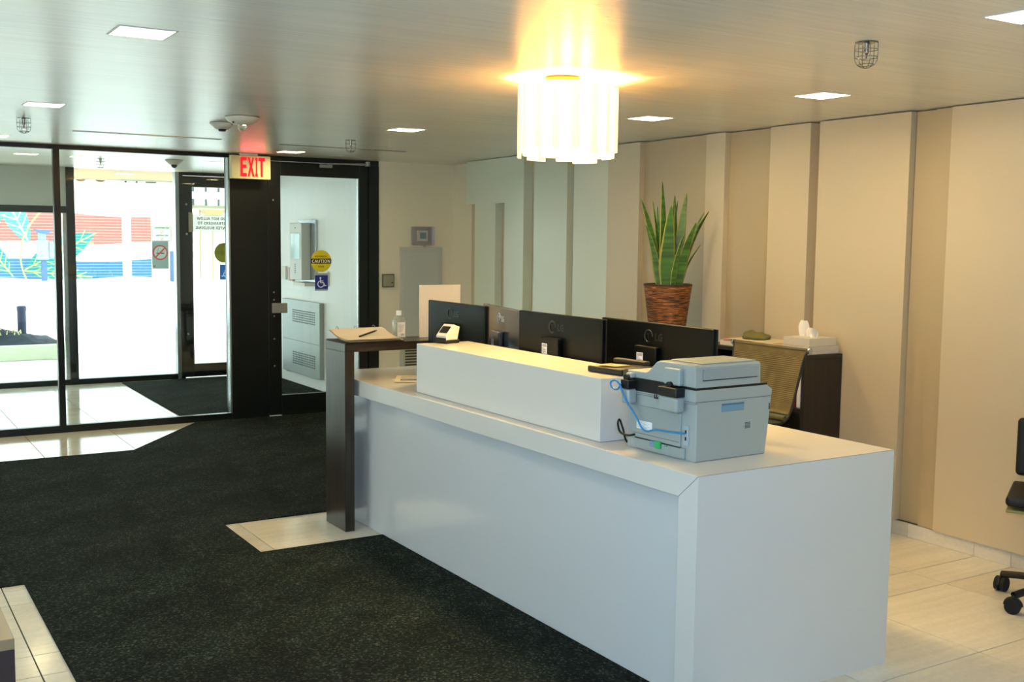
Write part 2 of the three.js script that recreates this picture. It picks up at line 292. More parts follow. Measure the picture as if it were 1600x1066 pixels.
// ---------------------------------------------------------------- things on the writing stand
{
  const b = thing('ring_binder', 'open ring binder of cream sheets with curled pages on the dark stand', 'binder', [2.56, 1.0665, -5.74]);
  add(b, 'cover', rb(2.38, 2.735, 1.0665, 1.071, -5.885, -5.585, 0.001), M.blackMatte);
  const pg = (y, dx, dz, r) => { const g = new THREE.PlaneGeometry(0.335, 0.3, 2, 16).rotateX(-Math.PI / 2), p = g.attributes.position;
    for (let i = 0; i < p.count; i++) { const t = (0.15 - p.getZ(i)) / 0.3; p.setY(i, 0.012 + 0.055 * Math.pow(Math.max(0, t), 2.2) - 0.012 * Math.max(0, t - 0.85) / 0.15); p.setZ(i, p.getZ(i) + 0.02 * t * t); }
    g.computeVertexNormals(); return g.rotateY(r).translate(2.556 + dx, 1.063 + y, -5.735 + dz); };
  for (const [y, dx, dz, r] of [[0, 0.006, 0.004, 0.02], [0.004, -0.004, 0.002, -0.015], [0.008, 0.002, 0, 0.01], [0.012, -0.002, 0.003, -0.005]]) add(b, 'page', pg(y, dx, dz, r), M.paper);
  for (const x of [2.44, 2.555, 2.67]) add(b, 'ring', new THREE.TorusGeometry(0.022, 0.0016, 6, 20, Math.PI).rotateY(Math.PI / 2).translate(x, 1.12, -5.86), M.steel);
  one('pen', 'dark pen lying across the open binder pages', 'pen', join(bar([2.5, 1.096, -5.68], [2.63, 1.117, -5.755], 0.005), bar([2.63, 1.117, -5.755], [2.645, 1.1195, -5.7635], 0.003)), M.blackMatte);
  const s = thing('sanitizer_bottle', 'clear hand sanitizer bottle with white cap and printed label', 'bottle', [2.765, 1.0665, -5.715]);
  add(s, 'bottle', join(rb(2.727, 2.803, 1.0665, 1.185, -5.738, -5.692, 0.014, 3), lathe([[0.034, 0], [0.03, 0.008], [0.013, 0.018], [0.013, 0.026]], 2.765, 1.183, -5.715).scale(1, 1, 1)), new THREE.MeshPhysicalMaterial({ color: 0xf2f4ee, transmission: 0.85, roughness: 0.08, thickness: 0 }));
  add(s, 'gel', rb(2.731, 2.799, 1.07, 1.165, -5.734, -5.696, 0.012, 3), new THREE.MeshPhysicalMaterial({ color: 0xf3f3e6, transmission: 0.9, roughness: 0.05, thickness: 0 }));
  add(s, 'cap', cyl(2.765, 1.208, 1.235, -5.715, 0.016, 0.015), M.paperWhite);
  const lab = canvasTex(128, 192, (x, w, h) => { x.fillStyle = '#f3efe2'; x.fillRect(0, 0, w, h); x.fillStyle = '#8d8a80'; for (let i = 0; i < 11; i++) x.fillRect(14, 24 + i * 10, 60 + (i * 37 % 40), 3); x.fillStyle = '#333'; for (let i = 0; i < 14; i++) x.fillRect(58 + i * 4, 148, 1 + i % 3, 30); });
  add(s, 'label', plane(0.05, 0.085).translate(2.768, 1.125, -5.6905), std(0xffffff, 0.6, 0, { map: lab }));
  const c = thing('display_card', 'blank cream display card standing on the dark writing top', 'card', [3.07, 1.0665, -5.77]);
  add(c, 'card', bx(2.928, 3.203, 1.067, 1.378, -5.778, -5.77), std(0xf6ead0, 0.7));
  add(c, 'foot', rb(2.96, 3.17, 1.0665, 1.078, -5.81, -5.779, 0.002), M.plastic);
  for (const [x, z, r, n] of [[2.79, -5.46, 0.35, 0], [2.76, -5.5, -0.5, 1]]) {
    const sh = one('paper_sheet', n ? 'upper printed sheet on the white counter beneath the dark stand' : 'lower loose sheet on the white counter beneath the dark stand', 'paper', rb(-0.108, 0.108, 0, 0.0015, -0.14, 0.14, 0.0005).rotateY(r).translate(x, 0.8558 + n * 0.004, z), M.paper);
    const pr = canvasTex(128, 160, (c2, w, h) => { c2.fillStyle = '#e8dfc9'; c2.fillRect(0, 0, w, h); c2.fillStyle = '#8a8880'; for (let i = 0; i < 7; i++) c2.fillRect(12, 14 + i * 9, 100 - (i * 31 % 40), 3); c2.fillStyle = '#7f8697'; c2.fillRect(14, 88, 98, 56); });
    add(sh, 'print', plane(0.2, 0.26).rotateX(-Math.PI / 2).rotateY(r).translate(x, 0.8558 + n * 0.004 + 0.0019, z), std(0xffffff, 0.8, 0, { map: pr }));
  }
}
// ---------------------------------------------------------------- monitors
const font = await new FontLoader().loadAsync('fonts/droid/droid_sans_bold.typeface.json');
const text = (str, size, depth = 0.001) => { const g = new TextGeometry(str, { font, size, depth, curveSegments: 4, bevelEnabled: false }); g.computeBoundingBox(); const b = g.boundingBox; return g.translate(-(b.min.x + b.max.x) / 2, -(b.min.y + b.max.y) / 2, 0); };
const barcode = canvasTex(128, 128, (x, w, h) => { x.fillStyle = '#efefef'; x.fillRect(0, 0, w, h); x.fillStyle = '#222'; for (let i = 0; i < 24; i++) x.fillRect(8 + i * 4.6, 8, 1 + (i * 7 % 3), 34); for (let i = 0; i < 6; i++) x.fillRect(8, 54 + i * 11, 40 + (i * 29 % 66), 4); });
const mLabel = std(0xffffff, 0.6, 0, { map: barcode });
function monitor(x, z0, z1, yTop, yaw, back, label, logo, boxAt = 0.46, boxH = 0.12) {
  // local frame: width along local z, back of the screen faces local -x
  const w = Math.hypot(z1 - z0, 0) / Math.cos(yaw), o = thing('monitor', label, 'monitor', [x, 0.8558, (z0 + z1) / 2], 'monitors behind the ledge');
  bases.delete(o); o.rotation.y = yaw; const h = yTop - 0.8558, H2 = 0.40;
  add(o, 'screen_back', rb(-0.012, 0.012, h - H2, h, -w / 2, w / 2, 0.006), back);
  add(o, 'bezel', rb(0.0125, 0.02, h - H2 + 0.002, h - 0.002, -w / 2 + 0.002, w / 2 - 0.002, 0.003), M.blackMatte);
  add(o, 'display', bx(0.0202, 0.021, h - H2 + 0.02, h - 0.012, -w / 2 + 0.012, w / 2 - 0.012), std(0x1b2530, 0.1));
  const bz = -w / 2 + boxAt * w;
  const hs = add(o, 'stand_housing', rb(-0.04, -0.0125, h - boxH - 0.26, h - boxH, bz - 0.075, bz + 0.075, 0.006), back);
  add(hs, 'sticker', plane(0.045, 0.05).rotateY(-Math.PI / 2).translate(-0.0405, h - boxH - 0.055, bz - 0.035), mLabel);
  add(o, 'stand_neck', rb(-0.03, -0.005, 0.012, h - boxH - 0.2, bz - 0.04, bz + 0.04, 0.004), M.blackMatte);
  add(o, 'stand_base', rb(-0.042, 0.18, 0, 0.012, bz - 0.1, bz + 0.1, 0.005), M.blackMatte);
  const ring = new THREE.TorusGeometry(0.02, 0.003, 6, 28, 5.2), dot = new THREE.SphereGeometry(0.003, 8, 6).scale(1, 1, 0.3).translate(-0.006, 0.007, 0), lline = new THREE.BoxGeometry(0.003, 0.02, 0.001), tx = text('LG', 0.024, 0.0008).translate(0.052, 0, 0);
  add(o, 'logo', join(ring, dot, lline, tx).rotateY(-Math.PI / 2).scale(1, 1.35, 1.35).translate(-0.0128, h - 0.062, bz - 0.01), logo);
  return o;
}
M.monitorBlack = new THREE.MeshPhysicalMaterial({ color: 0x050706, roughness: 0.4, specularIntensity: 0.35 });
M.logoDark = std(0x15171a, 0.3); M.logoLight = std(0xe8ecec, 0.35);
monitor(2.9, -5.585, -4.94, 1.302, 0, M.monitorBlack, 'black monitor in front of the cream display card', M.logoDark, 0.43, 0.115);
monitor(3.03, -5.32, -4.66, 1.292, -0.25, new THREE.MeshPhysicalMaterial({ color: 0x050706, roughness: 0.26, ior: 1.7, clearcoat: 0.5, clearcoatRoughness: 0.22 }), 'turned monitor with glossy back mirroring the room and bright logo', M.logoLight, 0.48, 0.13);
monitor(2.9, -4.6, -3.9, 1.302, 0, M.monitorBlack, 'black monitor beside the turned glossy one, white sticker on its housing', M.logoDark, 0.45, 0.112);
monitor(3.06, -4.12, -3.35, 1.294, 0, M.monitorBlack, 'black monitor behind the grey printer and the desk phone', M.logoDark, 0.47, 0.105);
// ---------------------------------------------------------------- small devices on the ledge
{
  const t = thing('card_terminal', 'small white tilted terminal with dark screen on the ledge', 'terminal', [2.7, 1.1105, -5.0]); bases.delete(t); t.rotation.y = 0.25;
  add(t, 'cradle', rb(-0.045, 0.05, 0, 0.02, -0.045, 0.045, 0.008), M.blackMatte);
  const prof = [[-0.045, 0.016], [0.035, 0.016], [0.052, 0.085], [0.01, 0.098], [-0.045, 0.04]];
  const b = add(t, 'body', prismZ(prof, -0.04, 0.04, 0.004), M.plastic);
  add(b, 'screen', rb(-0.022, 0.022, -0.0015, 0.0015, -0.03, 0.03, 0.001).rotateZ(0.81).translate(-0.018, 0.0705, 0), M.blackMatte);
  add(t, 'front_lip', rb(-0.056, -0.046, 0.004, 0.03, -0.042, 0.042, 0.004), M.blackMatte);
  const p = thing('desk_phone', 'flat dark desk phone with handset at the ledge end', 'phone', [2.74, 1.1105, -3.56]); bases.delete(p); p.rotation.y = 0.12;
  add(p, 'body', prismX([[-0.1, 0], [0.1, 0], [0.1, 0.028], [-0.1, 0.02]].map(([a, b]) => [a, b]), -0.085, 0.09, 0.006), std(0x6d6650, 0.3, 0.2));
  add(p, 'rim', rb(-0.1, -0.0855, 0.001, 0.026, -0.1, 0.1, 0.006), M.blackMatte);
  add(p, 'panel', rb(-0.06, 0.02, 0.0282, 0.0302, -0.085, 0.03, 0.001).rotateX(-0.02), std(0xb9a978, 0.35));
  add(p, 'handset', rb(0.04, 0.075, 0.031, 0.05, -0.095, 0.095, 0.008), M.blackMatte);
}
// ---------------------------------------------------------------- printer
{
  const o = thing('laser_printer', 'grey multifunction laser printer seen from its back corner', 'printer', [2.6, 0.8558, -2.94]); bases.delete(o); o.rotation.y = 0.03;
  // local: +x away from the back of the machine, -z along its back
  const G = std(0xa3aca9, 0.4, 0.1), G2 = std(0x99a3a2, 0.4, 0.1), K = std(0x0c0c0d, 0.4), Bl = std(0x6f93ab, 0.4);
  const D = 0.385;
  add(o, 'body', prismZ([[0.006, 0.0], [0.362, 0.0], [0.392, 0.245], [0.365, 0.262], [-0.002, 0.262], [-0.002, 0.215], [0.006, 0.208]], -D, 0, 0.004), G);
  add(o, 'seam', bx(-0.0025, 0.386, 0.2185, 0.2197, -D + 0.004, 0.0008), K);
  add(o, 'lid_gap', bx(0.004, 0.366, 0.2622, 0.2705, -D + 0.004, -0.003), K);
  const lid = add(o, 'scanner_lid', prismX([[-D + 0.002, 0.271], [-0.002, 0.271], [-0.004, 0.345], [-0.012, 0.352], [-0.2, 0.352], [-0.216, 0.346], [-0.262, 0.306], [-0.278, 0.3], [-D + 0.002, 0.3]], 0.0, 0.33, 0.004), G);
  add(lid, 'feeder_cover', bx(0.035, 0.31, 0.299, 0.338, -0.003, 0.0012), G2);
  add(lid, 'feeder_seam', bx(0.035, 0.31, 0.2955, 0.298, -0.003, 0.0005), K);
  add(lid, 'feeder_tray', rb(0.05, 0.32, 0.3525, 0.357, -0.19, -0.02, 0.002), G);
  add(o, 'hinge_recess', bx(-0.004, 0.001, 0.225, 0.275, -0.33, -0.15), K);
  for (const [z0, z1, big] of [[-0.155, -0.055, 1], [-0.372, -0.325, 0]]) {
    const hgt = big ? 0.335 : 0.292;
    const hc = add(o, 'hinge_cover', rb(-0.022, 0.001, 0.272, hgt, z0 + 0.004, z1 - 0.01, 0.006), G);
    add(hc, 'hinge_knob', cyl(0, 0, 0.012, 0, 0.014, 0.014, 16).rotateZ(Math.PI / 2).translate(-0.022, 0.272, (z0 + z1) / 2 - 0.005), K);
    add(o, 'hinge_block', rb(-0.045, 0.001, 0.232, 0.266, z0, z1, 0.004), K);
    add(o, 'hinge_base', rb(-0.042, 0.001, 0.175, 0.2315, z0, z1, 0.01), G);
  }
  for (const z of [-0.222, -0.21]) add(o, 'slot', bx(-0.0032, 0.001, 0.207, 0.224, z, z + 0.005), K);
  add(o, 'rear_cover', rb(-0.002, 0.008, 0.045, 0.17, -0.36, -0.075, 0.004), G2);
  add(o, 'rear_tray', rb(-0.004, 0.008, 0.004, 0.044, -0.33, -0.05, 0.003), G2);
  add(o, 'seam', bx(-0.0046, 0.004, 0.0425, 0.0442, -0.33, -0.07), K);
  add(o, 'seam', bx(-0.0026, 0.004, 0.062, 0.0634, -0.34, -0.08), K);
  const lab = canvasTex(160, 80, (x, w, h) => { x.fillStyle = '#e9ecec'; x.fillRect(0, 0, w, h); x.fillStyle = '#9aa'; for (let i = 0; i < 6; i++) x.fillRect(8, 8 + i * 11, 90 + (i * 37 % 55), 3); });
  add(o, 'rating_label', plane(0.09, 0.032).rotateY(-Math.PI / 2).translate(-0.0028, 0.097, -0.275), std(0xffffff, 0.6, 0, { map: lab }));
  add(o, 'latch', rb(-0.012, -0.003, 0.025, 0.046, -0.235, -0.205, 0.003), Bl);
  add(o, 'latch', rb(-0.016, -0.003, 0.022, 0.05, -0.203, -0.172, 0.004), std(0x2fae62, 0.4));
  add(o, 'latch', rb(-0.008, -0.003, 0.036, 0.042, -0.155, -0.14, 0.002), std(0x2fae62, 0.4));
  const pp = add(o, 'port_panel', rb(-0.001, 0.008, 0.055, 0.13, -0.058, -0.035, 0.002), std(0xa8b4b8, 0.4));
  add(pp, 'port', bx(-0.0022, 0.002, 0.075, 0.088, -0.05, -0.042), K); add(pp, 'port', bx(-0.0022, 0.002, 0.1, 0.113, -0.05, -0.042), K);
  const hr = add(o, 'handle_recess', rb(0.128, 0.245, 0.175, 0.207, -0.006, 0.0012, 0.003), Bl);
  add(hr, 'handle_lip', rb(0.13, 0.243, 0.199, 0.206, 0.0008, 0.0022, 0.001), std(0x4f7690, 0.4));
  for (let i = 0; i < 4; i++) for (let j = 0; j < 5; j++) add(o, 'vent_hole', bx(0.252 + i * 0.0075, 0.2565 + i * 0.0075, 0.105 + j * 0.005, 0.1078 + j * 0.005, -0.002, 0.0008), K);
  add(o, 'front_button', bx(0.3745, 0.379, 0.168, 0.192, -0.004, 0.0012), K);
  for (const [x, z] of [[0.03, -0.02], [0.33, -0.02], [0.03, -D + 0.02], [0.33, -D + 0.02]]) add(o, 'foot', cyl(x, -0.0005, 0.002, z, 0.012, 0.012, 12), M.rubber);
  const wp = (x, y, z) => V(x, y, z).applyAxisAngle(V(0, 1, 0), 0.03).add(V(2.6, 0.8558, -2.94)).toArray();
  one('network_cable', 'blue network cable looping across the printer back', 'cable', tube([[-0.004, 0.1, -0.046], [-0.022, 0.102, -0.06], [-0.024, 0.098, -0.12], [-0.016, 0.092, -0.2], [-0.012, 0.079, -0.25], [-0.014, 0.085, -0.272], [-0.024, 0.13, -0.3], [-0.05, 0.2, -0.34], [-0.058, 0.25, -0.362], [-0.06, 0.262, -0.385], [-0.062, 0.25, -0.41], [-0.06, 0.232, -0.405], [-0.056, 0.228, -0.375], [-0.053, 0.245, -0.362], [-0.025, 0.25, -0.395], [0.06, 0.2, -0.4], [0.1, 0.1, -0.405], [0.12, 0.004, -0.41]].map((p) => wp(...p)), 0.0036, 160, 8), std(0x1f86c4, 0.4));
  one('power_cable', 'black power cable curling behind the printer corner', 'cable', tube([[-0.006, 0.055, -0.325], [-0.03, 0.052, -0.335], [-0.04, 0.06, -0.372], [-0.034, 0.09, -0.395], [-0.01, 0.1, -0.415], [0.02, 0.06, -0.43], [0.04, 0.005, -0.425], [0.1, 0.004, -0.42]].map((p) => wp(...p)), 0.0042, 60, 8), M.rubber);
}
// ---------------------------------------------------------------- pendant lamp
{
  const cx = 2.876, cz = -4.178;
  const o = thing('ceiling_lamp', 'glowing drum ceiling lamp of overlapping cream glass strips', 'lamp', [cx, 2.02, cz]);
  const glow = new THREE.MeshPhysicalMaterial({ color: 0xfff0cc, roughness: 0.75, transmission: 0.8, thickness: 0, emissive: new THREE.Color().setRGB(1.0, 0.93, 0.68), emissiveIntensity: 1.8 });
  add(o, 'ceiling_plate', lathe([[0, -0.03], [0.07, -0.03], [0.08, -0.018], [0.08, -0.0005], [0, -0.0005]], cx - 0.05, CEIL, cz + 0.03), std(0xc98b3e, 0.35, 0.5));
  add(o, 'hub', cyl(cx, 2.3, 2.365, cz, 0.03, 0.03), std(0xb9924e, 0.4, 0.6));
  const n = 16;
  for (let i = 0; i < n; i++) {
    const a = i / n * Math.PI * 2 + 0.15, R = i % 2 ? 0.212 : 0.224, hw = 0.062, y1 = 2.362 - 0.012 * (0.5 + 0.5 * Math.sin(a * 1.0 + 0.6)) - (i % 3) * 0.004, y0 = 2.03 + [0, 0.012, 0.026, 0.006, 0.018][i % 5] + 0.012 * Math.sin(a + 2.2);
    const g = new THREE.BoxGeometry(hw * 2, y1 - y0, 0.004, 8, 1, 1), p = g.attributes.position;
    for (let k = 0; k < p.count; k++) { const x = p.getX(k), t = x / hw, f = 1 + 0.03 * Math.sin((p.getY(k) / (y1 - y0) + 0.5) * Math.PI * -1); const rr = (R + p.getZ(k) + (0.5 - 0.5 * t) * 0.008 - 0.016 * t * t * 0.3) * f, aa = x / R; p.setX(k, Math.sin(aa) * rr); p.setZ(k, Math.cos(aa) * rr); }
    g.computeVertexNormals(); add(o, 'glass_strip', g.rotateY(a).translate(cx, (y0 + y1) / 2, cz), glow);
  }
  for (const [dx, dz] of [[0.08, 0.02], [-0.06, 0.07], [-0.02, -0.08]]) {
    add(o, 'bulb', new THREE.SphereGeometry(0.03, 16, 12).translate(cx + dx, 2.26, cz + dz), new THREE.MeshStandardMaterial({ color: 0xffffff, emissive: new THREE.Color().setRGB(1, 0.8, 0.4), emissiveIntensity: 4 }));
    const p = new THREE.PointLight(new THREE.Color().setRGB(1, 0.68, 0.24), 3.8, 0, 2); p.position.set(cx + dx, 2.26, cz + dz); p.castShadow = true; p.shadow.radius = 1.5; scene.add(p);
  }
}
// ---------------------------------------------------------------- recessed square lights
{
  const words = ['square recessed ceiling light over the carpet beside the tiled bench corner', 'square recessed ceiling light beside the caged sprinkler near the glass screen', 'square recessed ceiling light next to the glass screen over the tile strip', 'square recessed ceiling light over the writing stand end of the desk', 'square recessed ceiling light just before the entrance door', 'square recessed ceiling light near the panelled wall above the snake plant', 'square recessed ceiling light near the panelled wall above the mesh chair', 'square recessed ceiling light beside the sprinkler above the waterfall end of the desk'];
  const vw = ['square vestibule ceiling light over the low outer window', 'square vestibule ceiling light beside the vestibule sprinkler', 'square vestibule ceiling light over the entrance mat'];
  const put = ([x, z], label, k) => {
    const o = thing('recessed_light', label, 'ceiling light', [x, CEIL, z], 'recessed square lights'), d = S - 0.0005, f = 0.0085;
    for (const [a, b, c, e] of [[-d, d, -d, -d + f], [-d, d, d - f, d], [-d, -d + f, -d + f, d - f], [d - f, d, -d + f, d - f]]) add(o, 'frame', bx(x + a, x + b, CEIL - 0.002, CEIL + 0.03, z + c, z + e), M.lightFrame);
    add(o, 'diffuser', bx(x - d + f, x + d - f, CEIL + 0.012, CEIL + 0.03, z - d + f, z + d - f), M.ledGlow);
    add(o, 'housing', bx(x - d, x + d, CEIL + 0.0305, CEIL + 0.08, z - d, z + d), M.steel);
    const r = new THREE.RectAreaLight(LED_COLOR, LED * k, 0.18, 0.18); r.position.set(x, CEIL + 0.01, z); r.lookAt(x, 0, z); scene.add(r);
  };
  L.lobby.forEach((p, i) => put(p, words[i], 1)); L.vestibule.forEach((p, i) => put(p, vw[i], 0.3));
}
// ---------------------------------------------------------------- caged sprinklers, detectors, slots, exit sign
{
  const spr = (x, z, label) => {
    const o = thing('caged_sprinkler', label, 'sprinkler', [x, CEIL - 0.1, z], 'caged sprinklers'), y = CEIL;
    add(o, 'plate', lathe([[0, -0.004], [0.034, -0.004], [0.042, -0.0005], [0, -0.0005]], x, y, z, 24), M.chrome);
    add(o, 'stem', cyl(x, y - 0.04, y - 0.004, z, 0.009, 0.011, 12), M.chrome);
    add(o, 'frame_arm', join(bar([x - 0.008, y - 0.035, z], [x, y - 0.062, z], 0.0022, 6), bar([x + 0.008, y - 0.035, z], [x, y - 0.062, z], 0.0022, 6)), M.chrome);
    add(o, 'deflector', cyl(x, y - 0.066, y - 0.063, z, 0.016, 0.016, 16), M.chrome);
    add(o, 'heat_bulb', cyl(x, y - 0.058, y - 0.038, z, 0.0025, 0.0025, 8), std(0xb02a2a, 0.3));
    for (const [yy, r] of [[0.028, 0.041], [0.055, 0.041], [0.082, 0.03]]) add(o, 'cage_ring', new THREE.TorusGeometry(r, 0.0015, 6, 28).rotateX(Math.PI / 2).translate(x, y - yy, z), M.chrome);
    for (let k = 0; k < 3; k++) { const a = k / 3 * Math.PI, c = Math.cos(a), s = Math.sin(a); add(o, 'cage_wire', tube([[0.041, 0.004], [0.041, 0.05], [0.034, 0.078], [0, 0.094], [-0.034, 0.078], [-0.041, 0.05], [-0.041, 0.004]].map(([r, d]) => [x + r * c, y - d, z + r * s]), 0.0015, 30, 6), M.chrome); }
  };
  spr(1.041, -7.614, 'caged chrome sprinkler in the ceiling near the glass screen'); spr(3.324, -7.707, 'caged chrome sprinkler in the ceiling before the entrance door'); spr(3.242, -2.785, 'caged chrome sprinkler above the waterfall end of the desk'); spr(2.189, -11.099, 'caged sprinkler in the vestibule ceiling');
  const d = thing('strobe_detector', 'round cream ceiling detector with clear bulb lens', 'detector', [2.15, CEIL - 0.09, -6.65]);
  add(d, 'base', lathe([[0, -0.05], [0.055, -0.048], [0.085, -0.03], [0.102, -0.012], [0.104, -0.0005], [0, -0.0005]], 2.15, CEIL, -6.65), M.plastic);
  add(d, 'lens', new THREE.SphereGeometry(0.028, 20, 14).translate(2.15, CEIL - 0.06, -6.65), new THREE.MeshPhysicalMaterial({ color: 0xfff6e0, transmission: 0.9, roughness: 0.03, thickness: 0.03 }));
  for (const a of [2.2, 3.6]) add(d, 'indicator', new THREE.SphereGeometry(0.007, 8, 6).translate(2.15 + 0.075 * Math.cos(a), CEIL - 0.04, -6.65 - 0.075 * Math.sin(a)), std(0x6b2a22, 0.4));
  const s = thing('smoke_detector', 'small cream smoke detector next to the clear bulb detector', 'detector', [2.162, CEIL - 0.06, -7.1]);
  add(s, 'base', lathe([[0, -0.04], [0.04, -0.04], [0.06, -0.024], [0.08, -0.006], [0.08, -0.0005], [0, -0.0005]], 2.162, CEIL, -7.1), M.plastic);
  add(s, 'sensor', lathe([[0, -0.054], [0.022, -0.053], [0.026, -0.04], [0, -0.04]], 2.162, CEIL, -7.1), std(0x3a2a3c, 0.5));
  const dm = thing('dome_camera', 'small dome security camera on the vestibule ceiling', 'camera', [2.809, CEIL - 0.08, -10.789]);
  add(dm, 'base', lathe([[0, -0.05], [0.045, -0.045], [0.085, -0.01], [0.085, -0.0005], [0, -0.0005]], 2.809, CEIL, -10.789), M.plastic);
  add(dm, 'dome', new THREE.SphereGeometry(0.03, 16, 10).translate(2.809, CEIL - 0.048, -10.789), M.blackMatte);
  for (const [x0, x1, z, lb] of [[1.46, 2.5, -8.28, 'slim slot air diffuser in the ceiling by the glass screen'], [3.02, 4.115, -8.39, 'slim slot air diffuser in the ceiling before the door']]) {
    const o = thing('slot_diffuser', lb, 'vent', [(x0 + x1) / 2, CEIL - 0.004, z]);
    add(o, 'slot', bx(x0, x1, CEIL - 0.002, CEIL - 0.0003, z - 0.012, z + 0.012), M.blackMatte);
    for (const q of [-0.02, 0.012]) add(o, 'flange', bx(x0 - 0.01, x1 + 0.01, CEIL - 0.005, CEIL - 0.0003, z + q, z + q + 0.008), M.silver);
  }
  const ex = thing('exit_sign', 'cream ceiling mounted exit sign with red letters', 'sign', [3.13, 2.16, -9.5]);
  const zx = -9.46;
  add(ex, 'mount', rb(3.04, 3.2, 2.368, CEIL - 0.0005, zx - 0.05, zx - 0.01, 0.004), M.plastic);
  add(ex, 'housing', rb(2.955, 3.312, 2.162, 2.368, zx - 0.06, zx, 0.006), std(0xd8cf9c, 0.5));
  const red = new THREE.MeshStandardMaterial({ color: 0xe01828, emissive: 0xff1a30, emissiveIntensity: 0.75 });
  let xx = 3.058;
  for (const ch of 'EXIT') { const g = text(ch, 0.155, 0.004); g.computeBoundingBox(); const w = { E: 0.055, X: 0.06, I: 0.02, T: 0.058 }[ch]; g.scale(w / (g.boundingBox.max.x - g.boundingBox.min.x), 0.168 / (g.boundingBox.max.y - g.boundingBox.min.y), 1); add(ex, 'letter', g.translate(xx + w / 2 - 0.02, 2.268, zx + 0.0005), red); xx += w + 0.009; }
  const rl = new THREE.RectAreaLight(new THREE.Color().setRGB(1, 0.1, 0.13), 3, 0.22, 0.16); rl.position.set(3.15, 2.268, zx + 0.012); rl.lookAt(3.15, 2.268, 0); scene.add(rl);
}
// ---------------------------------------------------------------- stickers and notices on the glass
const wheelchair = (x, w, h, bg, fg) => { x.fillStyle = bg; x.fillRect(0, 0, w, h); x.strokeStyle = fg; x.fillStyle = fg; x.lineWidth = w * 0.07; x.lineCap = 'round'; x.lineJoin = 'round';
  x.beginPath(); x.arc(w * 0.42, h * 0.2, w * 0.075, 0, 7); x.fill();
  x.beginPath(); x.moveTo(w * 0.42, h * 0.3); x.lineTo(w * 0.44, h * 0.54); x.lineTo(w * 0.66, h * 0.54); x.lineTo(w * 0.76, h * 0.78); x.lineTo(w * 0.86, h * 0.74); x.stroke(); x.beginPath(); x.moveTo(w * 0.43, h * 0.42); x.lineTo(w * 0.62, h * 0.42); x.stroke();
  x.beginPath(); x.arc(w * 0.45, h * 0.64, w * 0.23, 0.35, Math.PI * 1.45); x.stroke(); };
function notice(name, label, x, y, z, w, h, tex, round = false, mat = {}) {
  const o = thing(name, label, 'sign', [x, y - h / 2, z]);
  if (mat.clear) { add(o, 'print', (round ? new THREE.CircleGeometry(w / 2, 40) : plane(w, h)).translate(x, y, z + 0.0012), new THREE.MeshPhysicalMaterial({ color: 0xffffff, map: tex, roughness: 1, transmission: mat.clear, thickness: 0 })); return o; }
  add(o, 'backing', round ? cyl(0, -0.0006, 0.0006, 0, w / 2, w / 2, 40).rotateX(Math.PI / 2).translate(x, y, z) : bx(x - w / 2, x + w / 2, y - h / 2, y + h / 2, z - 0.0006, z + 0.0006), mat.back || M.paperWhite);
  add(o, 'print', (round ? new THREE.CircleGeometry(w / 2, 40) : plane(w, h)).translate(x, y, z + 0.0012), std(0xffffff, 0.5, 0, { map: tex, ...(mat.face || {}) }));
  return o;
}
